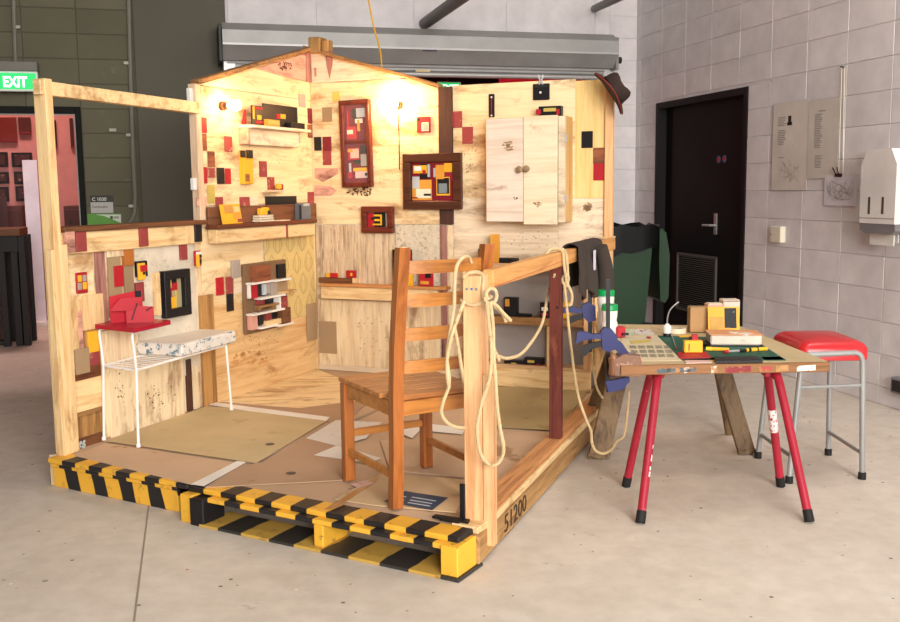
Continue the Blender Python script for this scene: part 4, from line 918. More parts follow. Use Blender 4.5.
# ------------------------------------------------------------------ things on the back wall
GLASS = D.materials.new('picture_glass'); GLASS.use_nodes = True; g_ = GLASS.node_tree.nodes['Principled BSDF']; g_.inputs['Base Color'].default_value = (.9, .95, .95, 1); g_.inputs['Alpha'].default_value = .03; g_.inputs['Roughness'].default_value = .08
def framed(px, mat, label, wf, back, cards, depth=.04, glass=True, off=.012, divider=None, tilt=0):
    u0, u1, v0, v1 = KW.rect(*px, -off - depth); t = root('framed_picture', KW, ((u0 + u1) / 2, -off, v0), label, 'framed picture')
    w_ = (u1 - u0) * wf
    add('frame', frame_ring(u0, u1, v0, v1, w_, -off - depth, -off, .004), mat, KW, t)
    bx('backing', KW, u0 + w_ * .9, u1 - w_ * .9, -off - .012, -off - .004, v0 + w_ * .9, v1 - w_ * .9, back, t, b=0)
    for i, (q, m_) in enumerate(cards):
        a0, a1, c0, c1 = KW.rect(*q, -off - .016); bx('card', KW, a0, a1, -off - .016 - .0015 * (i % 7), -off - .012, c0, c1, m_, t, b=0)
    if divider:
        dv = KW.uv(px[0] + 8, divider, -off)[1]; bx('divider', KW, u0 + w_, u1 - w_, -off - .03, -off - .012, dv - .008, dv + .008, mat, t)
    if glass: bx('glass', KW, u0 + w_ * .95, u1 - w_ * .95, -off - .029, -off - .027, v0 + w_ * .95, v1 - w_ * .95, GLASS, t, b=0)
    if tilt:
        M0 = WM[t.name]; t.matrix_world = M0 @ Matrix.Translation((0, 0, v1 - v0)) @ Matrix.Rotation(R(tilt), 4, 'Y') @ Matrix.Translation((0, 0, v0 - v1))
    return t
framed((338, 100.5, 370, 187), mahog, 'tall mahogany shadow box of red and black collage', .13, MAROON,
       [((346.5, 111, 348, 127), RED), ((352, 109, 357, 119), BLACK), ((356, 108.5, 366, 117), SILVER), ((355, 119, 362, 123), CREAM), ((357, 120, 359.5, 131), ORA), ((346.5, 127, 356, 139), RED), ((347, 130, 353, 134), CREAM), ((349, 128, 355, 138), BLACK), ((347, 148, 358.5, 159.5), RED), ((349.5, 149, 358, 158), paint('collage_pink', '#e7b7a4')), ((347, 149, 352, 152), ORA), ((359.5, 146, 367, 154), BLACK), ((360, 154.5, 366, 166), GREYC), ((353, 160, 359, 164), BLACK), ((352, 168, 366, 171), YEL), ((354, 171.5, 366.5, 178), paint('collage_pale', '#e2c3bd')), ((347, 172, 351, 178), RED), ((348, 163, 350, 172), SILVER), ((364, 173, 366, 176), BLACK)], divider=142.5, tilt=-1.2)
framed((402, 154, 461, 209.5), walnut, 'square walnut frame with maroon collage of yellow and silver cards', .135, MAROON,
       [((413, 165.5, 427.5, 173), YEL), ((414, 166.5, 421, 171), WHITE), ((420, 163.8, 430, 178.5), BLACK), ((413.5, 165.5, 427.3, 173.2), YEL), ((414.5, 166.3, 421.5, 170.8), WHITE), ((423, 170, 426, 174), RED), ((428, 164.5, 430, 177), SILVER), ((412, 180, 431.7, 200), ORA), ((412.5, 176.7, 419.5, 188.5), SILVER), ((416, 189, 431, 198), CREAM), ((424, 193.7, 431, 195.7), BLACK), ((412.5, 197, 418, 198.4), RED),
        ((436, 165, 444.5, 179), ORA), ((444.5, 163.2, 452.5, 172), YEL), ((445, 172, 453.5, 181.5), paint('crimson_card', '#9d2238')), ((433.5, 168, 441.5, 177), SILVER), ((438.5, 176, 446, 184), BLACK), ((436.5, 177, 450, 195.5), YEL), ((437.5, 178, 449.5, 193.6), BLACK), ((439, 183.5, 447.5, 193), paint('blue_grey_card', '#7d8a90'))], off=.022, glass=False)
framed((360.5, 206.5, 392.5, 233.3), wood('red_frame', '#6f3020', '#4a190f', 'X', .1, rough=.35), 'small red brown frame with yellow and black relief', .17, GREYC,
       [((365.5, 213, 374, 227.5), RED), ((374, 212.5, 385.5, 228), BLACK), ((374, 214.5, 382, 216.3), YEL), ((380.3, 214.5, 382.2, 225), YEL), ((373, 223.6, 382, 225.2), YEL), ((371.5, 217.5, 379.5, 219.5), BLACK), ((375, 219, 380, 221), YEL)], glass=False)
relief('art_tile', KW, (416.5, 117, 430.3, 132.3), .01, .012, RED, 'red tile with cream square near the back wall bulb', 'art tile', [('cream_square', (421.5, 122.5, 428.7, 131), .003, CREAM), ('grey_square', (422.5, 123.5, 427.8, 130), .005, GREYC), ('black_square', (416.8, 118, 419.5, 121), .004, BLACK)])
relief('black_bar', KW, (488.5, 94, 494.2, 117), .009, .012, BLACK, 'slim black bar with white dots above the cabinet', 'art tile', [('dot', (490.6, 96.3, 492.2, 98), .003, WHITE), ('dot', (490.6, 114.7, 492.2, 116.3), .003, WHITE), ('red_line', (491.1, 98.5, 491.8, 114), .002, RED)])
t = relief('black_tile', KW, (532.8, 84, 549.3, 99.5), .009, .012, BLACK, 'black square tile hanging from a metal clip on the back wall', 'art tile', [('white_dot', (539.3, 91.5, 541.3, 93.4), .003, WHITE), ('grey_strip', (535, 84.5, 548, 87), .002, DSTEEL)], )
u_, v_ = KW.uv(541, 80, -.02); add('metal_clip', MB().tube([(u_ - .012, -.018, v_ - .03), (u_ - .006, -.024, v_), (u_ - .018, -.02, v_ + .03)], .005, 6).tube([(u_ + .01, -.018, v_ - .03), (u_ + .005, -.024, v_), (u_ + .014, -.02, v_ + .03)], .005, 6), SILVER, KW, t)
# white cabinet
CO = -.18
cu0, cu1, cv0, cv1 = KW.rect(484, 118.5, 565, 222.5, CO)
t = root('wall_cabinet', KW, ((cu0 + cu1) / 2, -.07, cv0), 'whitewashed plywood wall cabinet with two doors and round knobs', 'cabinet')
bx('carcass', KW, cu0, cu1, CO + .02, -.009, cv0, cv1, wood('cabinet_side', '#dfb87c', '#b88a50', 'Z', .3), t, b=.003)
cm = KW.uv(523.5, 170, CO)[0]; cr_ = KW.uv(557.5, 170, CO)[0]
cabw = wood('cabinet_door', '#ead9c6', '#d3bda4', 'X', .6, '#a37a60', .10, g=.6, var=.03); cabw2 = wood('cabinet_door_warm', '#efdcbc', '#ddc299', 'X', .5, '#b07f56', .12, g=.6, var=.03)
d1_ = bx('door', KW, cu0 + .012, cm - .003, CO - .002, CO + .018, cv0 + .004, cv1 - .004, cabw, t, b=.002)
d2_ = bx('door', KW, cm + .001, cr_, CO - .006, CO + .016, cv0 - .012, cv1 + .004, cabw2, t, b=.002)
bx('filler_strip', KW, cr_ + .004, cu1 - .004, CO, CO + .018, cv0, cv1 - .003, plyW, t)
for (x, y, d_) in ((519.5, 169.5, d1_), (526.8, 168.8, d2_)):
    u_, v_ = KW.uv(x, y, CO - .02); add('knob', MB().lathe([(.008, 0), (.008, .012), (.019, .018), (.021, .028), (.012, .036), (.002, .038)], n=16).xf(Matrix.Translation((u_, CO - .004, v_)) @ Matrix.Rotation(R(90), 4, 'X')), wood('knob_wood%d' % x, '#a08666', '#6b5238', 'Z', 0), KW, d_)
for y in (138, 198):
    v_ = KW.uv(566, y, CO)[1]; add('hinge', MB().box(cu1 - .002, cu1 + .004, CO + .005, CO + .03, v_ - .02, v_ + .02), SILVER, KW, t)
stand('level_block', KW, (538.5, 106.5, 561, 114.5), -.09, .05, cv1 + .001, BLACK, 'black block with gold plate lying on top of the cabinet', 'block', [('gold_plate', (543.5, 108.3, 556, 111.3), .004, OLIVE), ('red_end', (536, 109.5, 541, 114.5), .006, RED), ('red_end', (556.5, 109, 559.5, 114.5), .006, RED)])
# items on the back-left shelf
stand('yellow_toy', KW, (326, 273, 337, 278), -.04, .025, KW.uv(335, 277.5, -.04)[1], YEL, 'small yellow and red toy on the brown board by the corner', 'toy', [('red_block', (330.5, 272.8, 338, 277.8), .008, RED)])
stand('red_toy', KW, (346, 270.5, 355, 277.5), -.04, .025, KW.uv(350, 277.8, -.04)[1], RED, 'red cube toy with yellow spot at the brown board end', 'toy', [('yellow_spot', (350.5, 273, 352.5, 276), .006, YEL)])
stand('black_case', KW, (392, 249.5, 411.5, 285), -.07, .02, SV + .001, BLACK, 'tall black case with red edge standing on the long shelf behind chair', 'case', [('red_edge', (408.5, 252, 411, 262), .004, RED), ('yellow_card', (399, 268, 404, 280), .004, YEL)])
stand('yellow_toy', KW, (404.5, 273, 412.5, 283), -.09, .02, SV + .001, YEL, 'yellow block on the long shelf beside the tall black case', 'toy', [('red_spot', (406, 275, 408, 278), .003, RED)])
stand('red_card', KW, (418.5, 269, 433, 286), -.07, .012, SV + .001, RED, 'red card with black square and orange bar on the long shelf', 'card', [('black_square', (425, 272, 431, 278), .003, BLACK), ('orange_bar', (420.5, 281, 429, 284.5), .003, ORA)])
# items in the shelf unit
def si(name, px, shelf, mat, label, cat, pieces=(), y=-.12, th=.05): return stand(name, KW, px, y, th, T[shelf] + .001, mat, label, cat, pieces)
si('black_box', (478, 249, 487, 264), 'top_shelf', BLACK, 'small black box with red corner on the top shelf behind chair', 'box', [('red_corner', (482.5, 253, 485.5, 257.5), .004, RED), ('white_base', (478, 258, 487, 263), .004, WHITE)])
si('yellow_bar', (490.5, 234.3, 499.3, 264), 'top_shelf', ORA, 'upright yellow orange wooden bar on the top shelf', 'bar', [('edge', (490.5, 234.3, 491.5, 264), .003, YEL)], th=.012)
si('black_pliers', (498.5, 258, 516.5, 264), 'top_shelf', BLACK, 'black tool lying flat on the top shelf beside yellow bar', 'tool', [('tip', (512, 259, 518, 263), .01, DSTEEL)])
si('black_box', (503.5, 297.5, 516.5, 317), 'middle_shelf', BLACK, 'black box with orange square on the middle shelf', 'box', [('orange_square', (505, 299, 509.5, 306.5), .003, ORA)])
si('black_tray', (516.8, 314, 529.5, 317.5), 'middle_shelf', BLACK, 'flat black tray lying beside the black box', 'tray', [('rim', (517, 313.8, 529, 314.6), .004, DSTEEL)])
si('black_box', (540, 302.5, 549, 317), 'middle_shelf', BLACK, 'black box with white and yellow label near the dark red post', 'box', [('white_label', (541.5, 307, 548, 311), .003, WHITE), ('red_base', (541, 313, 548, 316), .003, RED)])
si('yellow_box', (561, 302, 569, 317), 'middle_shelf', YEL, 'yellow and black box on the middle shelf right of the post', 'box', [('black_half', (561, 307, 569, 313), .003, BLACK)])
si('red_toy', (478, 358.5, 489, 367), 'bottom_shelf', DRED, 'dark red and black toy on the bottom shelf beside the rope post', 'toy', [('black_spot', (480, 361, 484, 364), .004, BLACK)])
si('black_box', (504, 360, 523.5, 368), 'bottom_shelf', BLACK, 'low black box with yellow label on the bottom shelf', 'box', [('yellow_label', (511, 362.5, 516.5, 365), .003, OLIVE), ('red_end', (505, 364, 508, 367), .003, RED)])
si('black_box', (524, 357.5, 542.5, 369.5), 'bottom_shelf', BLACK, 'taller black box with red corner and gold label on the bottom shelf', 'box', [('gold_label', (527.5, 360, 534.5, 363), .003, OLIVE), ('red_corner', (524.5, 365, 528, 369), .004, RED), ('red_corner', (536, 364, 541, 369), .006, RED)])

# ------------------------------------------------------------------ railing
rl = root('shed_railing', RS, (1.2, .02, PZ), 'timber railing with pale front post and dark red middle post', 'railing')
RT, RB = 1.062, .995
bx('front_post', RS, .0, .085, -.012, .058, PZ, 1.047, postw, rl, b=.003)
bx('outer_stud', RS, .0, .04, -.056, -.014, .05, .69, postw, rl, b=.003)
rb_ = bx('top_rail', RS, .088, 2.36, -.03, .012, RB, RT, railw, rl, b=.004)
bx('bottom_rail', RS, .088, 2.42, -.035, .052, PZ + .002, PZ + .042, wood('bottom_rail_wood', '#cf9560', '#9c6238', 'X', .4, '#b56f55', .15), rl, b=.003)
bx('outer_ledger', RS, .045, 2.45, -.052, -.036, .137, .165, pine, rl, b=.003)
um = RS.uv(556, 380)[0]
mp_ = bx('middle_post', RS, um - .02, um + .025, -.028, .028, PZ + .042, RB, redbrownZ, rl, b=.003)
add('hole_row', MB().box(um - .021, um - .0195, -.015, -.005, .8, .81), BLACK, RS, mp_)
bx('corner_bracket', PR, 1.13, 1.15, .205, .215, PZ + .004, PZ + .14, BLACK, rl, b=.001); bx('corner_bracket', PR, 1.07, 1.15, .16, .2, PZ + .005, PZ + .011, BLACK, rl, b=.001)
for k_ in (0, 1, 2): add('screw', MB().lathe([(.006, 0), (.006, .003)], n=8).xf(RS.I @ Matrix.Translation(RS.M @ Vector((.0, .01 + .018 * k_, 1.02))) @ Matrix.Rotation(R(-90), 4, 'Y')) if 0 else MB().lathe([(.005, 0), (.005, .002)], n=8).xf(Matrix.Translation((.0, .005 + .018 * k_, 1.0)) @ Matrix.Rotation(R(-90), 4, 'Y')), STEEL if k_ != 1 else paint('blue_screw', '#3f7fae'), RS, rl)

# ropes: three twisted strands along a path
ROPE = paint('jute_rope', '#cfb68a', '#ad9062', .4, .9, 40, var=.04)
def rope_mb(pts, r=.0066, pitch=.026, sub=8):
    P = smooth_path(pts, sub); out = MB(); L_ = [0.]
    for i in range(1, len(P)): L_.append(L_[-1] + (P[i] - P[i - 1]).length)
    tot = L_[-1]; n = max(6, int(tot / (pitch / 7))); Q = []; j = 0
    for i in range(n + 1):
        d = tot * i / n
        while j < len(P) - 2 and L_[j + 1] < d: j += 1
        t_ = (d - L_[j]) / max(1e-6, L_[j + 1] - L_[j]); Q.append(P[j].lerp(P[j + 1], min(1, max(0, t_))))
    fr_ = []; pu = None
    for i in range(n + 1):
        t_ = (Q[min(i + 1, n)] - Q[max(i - 1, 0)]).normalized()
        pu = t_.orthogonal() if pu is None else pu - t_ * pu.dot(t_); pu.normalize(); fr_.append((pu.copy(), t_.cross(pu)))
    for s_ in range(3):
        out.tube([Q[i] + (fr_[i][0] * math.cos(2 * math.pi * (tot * i / n / pitch + s_ / 3)) + fr_[i][1] * math.sin(2 * math.pi * (tot * i / n / pitch + s_ / 3))) * r * .5 for i in range(n + 1)], r * .6, 5)
    return out
def rp(l, Y): return [aty(x, y, Y if len(q) == 0 else q[0]) for (x, y, *q) in l]
def ring(c, ax, bx_, n=12, turns=1.): return [Vector(c) + Vector(ax) * math.cos(2 * math.pi * i / n) + Vector(bx_) * math.sin(2 * math.pi * i / n) for i in range(int(n * turns) + 1)]
t = root('jute_rope', RS, (0, 0, .5), 'pale twisted rope knotted round the front railing post and chair', 'rope')
pc = RS.M @ Vector((.042, .023, .97))
wrap = [RS.M @ Vector(q) for q in ((-.012, .05, .955), (-.014, .02, .945), (-.014, -.012, .95), (.02, -.026, .96), (.08, -.024, .965), (.098, .02, .965), (.08, .068, .96), (.02, .07, .955), (-.012, .05, .95))]
add('post_loop', rope_mb(wrap), ROPE, WF, t)
add('top_loop', rope_mb([RS.M @ Vector(q) for q in ((-.014, .05, 1.04), (.0, .03, 1.058), (.02, .0, 1.058), (.01, -.02, 1.04), (-.008, -.022, 1.0), (-.014, -.026, .965))]), ROPE, WF, t)
add('knot', rope_mb(rp([(488, 300), (486, 294), (489, 289), (494, 289), (496.5, 294), (495, 301), (490, 304), (486, 302), (484.5, 297)], 3.42)), ROPE, WF, t)
add('tail', rope_mb(rp([(491, 302), (497, 306), (503, 313), (509, 319), (511, 321)], 3.42)), ROPE, WF, t); add('tail', rope_mb(rp([(492, 304), (499, 310), (504, 316), (506, 322)], 3.43)), ROPE, WF, t)
add('hanging_loop', rope_mb(rp([(487, 302), (489, 325), (491.5, 350), (489.5, 378), (482, 402), (477, 428), (480, 452), (487, 463), (495, 465), (502, 457), (503.5, 446), (500, 428), (497, 405), (495.5, 380), (493.5, 350), (493, 325), (490, 302)], 3.40)), ROPE, WF, t)
add('chair_strand', rope_mb(rp([(471, 263, 3.6), (468.5, 257, 3.56), (463, 258, 3.5), (457, 266, 3.46), (454.5, 285, 3.44), (454, 307, 3.43), (450, 333, 3.42), (447, 357, 3.42), (449, 384, 3.42), (443, 402, 3.42), (441.5, 414, 3.42), (449, 424, 3.43), (461, 428, 3.46), (470, 428, 3.56)], 3.42)), ROPE, WF, t)
add('chair_strand', rope_mb(rp([(464, 301, 3.43), (459, 315, 3.42), (452, 334, 3.41), (448, 352, 3.41), (447, 372, 3.41), (449, 388, 3.41)], 3.41)), ROPE, WF, t)
add('chair_strand', rope_mb(rp([(452, 316, 3.45), (455, 330, 3.45), (459, 352, 3.46), (462, 372, 3.48), (465, 392, 3.56)], 3.45)), ROPE, WF, t)
add('swag', rope_mb([RS.M @ Vector(q) for q in ((.06, -.03, .8), (.1, -.045, .73))] + rp([(497, 356, 3.62), (507, 358.5, 3.75), (521, 354, 3.95), (533, 340, 4.15), (542, 324, 4.35), (545.5, 308, 4.5), (548, 294, 4.6)], 3.6) + [RS.M @ Vector((um - .03, .0, .96))]), ROPE, WF, t)
t = root('jute_rope', RS, (um, 0, .5), 'pale twisted rope looped over the top rail at the dark red post', 'rope')
rr_ = [RS.M @ Vector(q) for q in ((um - .15, .03, .99), (um - .14, .026, 1.04), (um - .13, .0, 1.075), (um - .05, -.012, 1.078), (um - .0, -.036, 1.07), (um + .02, -.045, 1.02), (um + .02, -.05, .94), (um + .02, -.05, .88))]
add('rail_loop', rope_mb(rr_), ROPE, WF, t)
add('rail_loop', rope_mb([RS.M @ Vector(q) for q in ((um - .05, .03, .98), (um - .05, .028, 1.05), (um - .04, .0, 1.076), (um - .03, -.035, 1.068), (um - .03, -.045, 1.0), (um - .0, -.05, .9))]), ROPE, WF, t)
Ym = (RS.M @ Vector((um, -.05, 0))).y
add('knot', rope_mb(rp([(563, 277), (566, 275), (568.5, 278), (567, 283), (563, 283), (562, 278)], Ym)), ROPE, WF, t)
add('hanging_loop', rope_mb(rp([(566, 281), (569.5, 288), (572, 296), (571, 304), (568.5, 305)], Ym)), ROPE, WF, t)
add('long_strand', rope_mb(rp([(564, 282), (567, 310), (569.5, 335), (571.5, 352), (574.7, 376), (579, 399), (586, 419), (591, 431), (592, 443), (596, 451), (604, 453.5), (612, 449), (617, 441), (624, 435), (627.5, 410), (629, 391)], Ym)), ROPE, WF, t)
add('short_strand', rope_mb(rp([(592, 352, 4.9), (593, 369, 4.9), (597, 388, 4.85), (602.6, 398, 4.8)], 4.9), .006), ROPE, WF, t)
add('post_tie', rope_mb([KW.M @ Vector(q) for q in ((pc0 - .02, -.06, 1.06), (pc0 + .05, -.062, 1.05), (pc1 + .01, -.05, 1.055), (pc1 + .012, 0, 1.06))], .006), ROPE, WF, root('jute_rope', KW, (pc0, -.05, 1.03), 'short rope tie round the tall corner post above the jacket', 'rope'))

# ------------------------------------------------------------------ jacket over the rail
def jacket():
    u0, u1 = RS.uv(577, 262, -.04)[0], RS.uv(600, 262, -.04)[0]; nu, nv = 34, 26; mb = MB(); rows = []
    for i in range(nu + 1):
        s_ = i / nu; row = []; u_ = u0 + (u1 - u0) * s_
        ln = .22 + .03 * math.sin(s_ * 5) + .05 * (s_ > .55) + .03 * math.sin(s_ * 17); lb = .22
        for j in range(nv + 1):
            q = j / nv * (ln + .075 + lb)
            f = .018 * math.sin(s_ * 21 + .6) + .014 * math.sin(s_ * 37)
            if q < ln: d = ln - q; y = -.044 - abs(f) * min(1, d / .12) - .03 * (d / ln) * s_; z = RT + .008 - d; du = .05 * (d / ln) * (s_ - .5)
            elif q < ln + .075: a = (q - ln) / .075; y = -.044 + .07 * a; z = RT + .008 + .014 * math.sin(a * math.pi); du = 0
            else: d = q - ln - .075; y = .026 + abs(f) * min(1, d / .1); z = RT + .008 - d; du = 0
            row.append((u_ + du, y, z))
        rows.append(row)
    vs = [p for r in rows for p in r]; m = nv + 1
    th = [Vector(p) + Vector((0, -.006 if p[1] < -.01 else .006, .004)) for p in vs]
    n0 = len(vs); fs = []
    for i in range(nu):
        for j in range(nv):
            a = i * m + j; fs.append((a, a + 1, a + m + 1, a + m)); fs.append((n0 + a, n0 + a + m, n0 + a + m + 1, n0 + a + 1))
    bd = [j for j in range(m)] + [i * m + nv for i in range(1, nu + 1)] + [nu * m + j for j in range(nv - 1, -1, -1)] + [i * m for i in range(nu - 1, 0, -1)]
    for k_ in range(len(bd)): a, b = bd[k_], bd[(k_ + 1) % len(bd)]; fs.append((a, b, n0 + b, n0 + a))
    mb.add(vs + th, fs); mb.sm = True
    t = root('jacket', RS, ((u0 + u1) / 2, -.04, RT - .3), 'charcoal jacket draped over the far end of top rail', 'jacket')
    add('body', mb, paint('charcoal_cloth', '#3d342e', '#352d28', .2, .95, 8, bmp=.3), RS, t)
    ul = u0 + (u1 - u0) * .62
    add('sleeve', MB().tube(smooth_path([(ul, -.085, RT - .01), (ul + .03, -.1, RT - .1), (ul + .045, -.105, RT - .18), (ul + .055, -.1, RT - .27)], 5), [.035 + .012 * (i / 15) for i in range(16)], 12), MATS['charcoal_cloth'], RS, t)
    add('care_label', MB().box(ul - .14, ul - .1, -.083, -.079, RT - .12, RT - .02), paint('care_label_white', '#d5d2de'), RS, t)
jacket()

# hat on the corner post
hp = aty(609.5, 93, 5.72)
def hat():
    t = root('fedora_hat', Fr((hp.x, hp.y), 0), (0, 0, hp.z - .13), 'dark brown fedora hung on the tall corner post', 'hat')
    ax = Vector((.80, -.22, .55)).normalized(); side = Vector((0, -1, 0)); ux = (side - ax * side.dot(ax)).normalized(); uy = ax.cross(ux)
    M = Matrix.Translation(hp) @ Matrix((ux, uy, ax)).transposed().to_4x4()
    felt = paint('brown_felt', '#33241f', '#2a1d19', .2, .9, 10, bmp=.2)
    br = MB(); n = 40; rad = (.088, .1, .118, .134, .141)
    for k_ in (0, 1):
        for ri, r_ in enumerate(rad):
            for i in range(n):
                a = 2 * math.pi * i / n; z = .006 * k_ + (r_ - .088) * .35 * (math.cos(2 * a)) + .012 * (ri == 4); br.v.append(Vector((r_ * .92 * math.cos(a), r_ * math.sin(a), z)))
    m = len(rad)
    for k_ in (0, 1):
        for ri in range(m - 1):
            for i in range(n): b = k_ * m * n; br.f.append((b + ri * n + i, b + ri * n + (i + 1) % n, b + (ri + 1) * n + (i + 1) % n, b + (ri + 1) * n + i))
    for ri in (0, m - 1):
        for i in range(n): br.f.append((ri * n + i, ri * n + (i + 1) % n, m * n + ri * n + (i + 1) % n, m * n + ri * n + i))
    br.sm = True; add('brim', br.xf(M), felt, WF, t)
    edge = [M @ Vector((.141 * .92 * math.cos(2 * math.pi * i / n), .141 * math.sin(2 * math.pi * i / n), (.053 * .35) * math.cos(4 * math.pi * i / n) + .012)) for i in range(n)]
    add('edge_ribbon', MB().tube(edge, .004, 6, True), paint('red_ribbon', '#7d2a20'), WF, t)
    cr = MB(); prof = [(.09, 0), (.089, .03), (.086, .06), (.08, .085), (.066, .1), (.045, .098), (.02, .09), (.001, .086)]
    for ri, (r_, z) in enumerate(prof):
        for i in range(n):
            a = 2 * math.pi * i / n; dent = 0
            if ri >= 3: dent = -.016 * max(0, math.cos(a) ** 2 - .3)
            cr.v.append(Vector((r_ * .86 * math.cos(a) , r_ * 1.02 * math.sin(a), z + dent)))
    for ri in range(len(prof) - 1):
        for i in range(n): cr.f.append((ri * n + i, ri * n + (i + 1) % n, (ri + 1) * n + (i + 1) % n, (ri + 1) * n + i))
    cr.f.append(tuple((len(prof) - 1) * n + i for i in range(n))); cr.sm = True
    add('crown', cr.xf(M), felt, WF, t)
    bd = MB(); 
    for z in (.006, .034):
        for i in range(n): a = 2 * math.pi * i / n; bd.v.append(Vector((.0905 * .87 * math.cos(a), .0905 * 1.03 * math.sin(a), z)))
    for i in range(n): bd.f.append((i, (i + 1) % n, n + (i + 1) % n, n + i))
    bd.sm = True; add('hat_band', bd.xf(M), paint('band_black', '#17110f', rough=.5), WF, t)
hat()

# ------------------------------------------------------------------ chair
CZ = PZ + .008
CH = Fr((-.054, 3.705), 29.5, CZ)
ch = root('dining_chair', CH, (0, .22, 0), 'honey pine ladder back chair with slatted seat', 'chair')
hw = .178; lean = -.085
for sx in (-1, 1):
    x = sx * hw; P = [(x, .015, 0), (x, .0, .2), (x, -.005, .42), (x, -.02, .62), (x, -.05, .82), (x * 1.01, lean, 1.0)]
    mb = MB(); 
    vs = []
    for (a, b, c) in P: vs += [(a - .022, b - .021, c), (a + .022, b - .021, c), (a + .022, b + .021, c), (a - .022, b + .021, c)]
    fs = [(0, 1, 2, 3), tuple(len(vs) - 4 + k_ for k_ in (3, 2, 1, 0))]
    for i in range(len(P) - 1):
        for k_ in range(4): fs.append((i * 4 + k_, i * 4 + (k_ + 1) % 4, i * 4 + 4 + (k_ + 1) % 4, i * 4 + 4 + k_))
    add('rear_leg', mb.add(vs, fs), chairZ, CH, ch)
    add('front_leg', MB().box(sx * .185 - .022, sx * .185 + .022, .42, .464, 0, .415, .003), chairZ, CH, ch)
    add('side_rail', MB().beam((sx * .182, .02, .385), (sx * .185, .43, .385), .02, .055, b=.002), chairX, CH, ch)
    add('stretcher', MB().beam((sx * .18, .01, .125), (sx * .185, .43, .125), .02, .03, b=.003), chairX, CH, ch)
for z, y in ((.925, -.068), (.80, -.046), (.672, -.027), (.547, -.014)):
    mb = MB(); n = 10
    for i in range(n + 1):
        x = -hw + .02 + (2 * hw - .04) * i / n; d = -.022 * (1 - (2 * i / n - 1) ** 2)
        for (dy, dz) in ((-.008, -.024), (.008, -.024), (.008, .024), (-.008, .024)): mb.v.append(Vector((x, y + d + dy, z + dz)))
    mb.f += [(0, 1, 2, 3), tuple(n * 4 + k_ for k_ in (3, 2, 1, 0))]
    for i in range(n):
        for k_ in range(4): mb.f.append((i * 4 + k_, i * 4 + (k_ + 1) % 4, i * 4 + 4 + (k_ + 1) % 4, i * 4 + 4 + k_))
    add('back_slat', mb, chairX, CH, ch)
for i in range(6):
    y0_ = .0 + i * .081; add('seat_slat', MB().box(-.205 + (.03 if i == 0 else 0), .205 - (.03 if i == 0 else 0), y0_, y0_ + .078, .415, .435, .004), chairY, CH, ch)
add('rear_apron', MB().box(-.16, .16, -.012, .012, .358, .413, .002), chairX, CH, ch); add('front_apron', MB().box(-.165, .165, .432, .452, .358, .413, .002), chairX, CH, ch)
add('cross_stretcher', MB().beam((-.165, .44, .2), (.165, .44, .2), .02, .03, b=.003), chairX, CH, ch)

# ------------------------------------------------------------------ white wire table with red tray
WZ = PZ + .0078
A, Bf, Cf, Df = [gz(x, y, WZ) for x, y in ((104, 440), (138.5, 447), (192, 407.5), (231.5, 410))]
WHT = paint('white_enamel', '#f2efe9', None, rough=.3)
t = root('wire_table', WF, ((A.x + Df.x) / 2, (A.y + Df.y) / 2, PZ), 'white wire telephone table with tray at one end', 'table')
zr = aty(138, 371, Bf.y).z
inn = lambda p, c, k_: p + (c - p) * k_
cen = (A + Bf + Cf + Df) / 4
ta, tb, tc_, td = [Vector((*inn(p, cen, .05)[:2], zr)) for p in (A, Bf, Cf, Df)]
def leg(name, f, tp): 
    add(name, MB().tube([f + Vector((0, 0, .008)), tp], .0065, 8), WHT, WF, t); add('foot_cap', MB().lathe([(.011, 0), (.011, .014), (.007, .018)], f, 10), WHITE, WF, t)
for f, tp in ((A, ta), (Bf, tb), (Cf, tc_), (Df, td)): leg('leg', f, tp)
add('seat_frame', MB().tube([ta, tb, td, tc_], .0065, 8, True), WHT, WF, t)
for i in range(1, 9):
    k_ = i / 9 * .5; add('seat_wire', MB().tube([ta.lerp(tc_, k_), tb.lerp(td, k_)], .003, 6), WHT, WF, t)
zt_ = aty(137, 334, Bf.y).z
ua, ub = Vector((ta.x - .01, ta.y, zt_)), Vector((tb.x - .01, tb.y, zt_))
dirx = (tc_ - ta).normalized()
for p, q in ((ta, ua), (tb, ub)): add('upright', MB().tube(smooth_path([p, p.lerp(q, .5), q - Vector((0, 0, .012)), q + dirx * .03, q + dirx * .2], 4), .0065, 8), WHT, WF, t)
TRAY = paint('red_tray', '#a81830', '#7d1020', .2, .3)
wv = (tb - ta).normalized()
c0 = ua - wv * .035 - dirx * .02; cc = [c0, ub + wv * .035 - dirx * .02, ub + wv * .03 + dirx * .27, ua - wv * .03 + dirx * .25]
tray_top = zt_ + .03
add('tray', MB().flat([(p.x, p.y) for p in cc], zt_ + .008, tray_top), TRAY, WF, t)
tf = Fr(((cc[0] + cc[2]) / 2)[:2], math.degrees(math.atan2(dirx.y, dirx.x)), tray_top + .0005)
h = root('card_house', tf, (0, 0, 0), 'folded red card model with black stamp on the red tray', 'paper model')
REDC = paint('red_card', '#bb1a2a', None, rough=.5)
def card(n, pts, th=.003): add(n, MB().prism(pts, -th / 2, th / 2), REDC, fr2, h)
fr2 = Fr((tf.M @ Vector((-.02, -.05, 0)))[:2], 20, tray_top + .0005)
card('front_panel', [(-.05, 0), (.08, 0), (.08, .075), (.0, .085), (-.05, .07)])
fr2 = Fr((tf.M @ Vector((.0, .02, 0)))[:2], 35, tray_top + .0005)
card('back_panel', [(-.085, 0), (.075, 0), (.075, .155), (-.085, .13)])
bx('black_stamp', fr2,   .04, .07, -.006, -.002, .115, .15, BLACK, h, b=0)
fr2 = Fr((tf.M @ Vector((-.04, -.03, 0)))[:2], 28, tray_top + .0005)
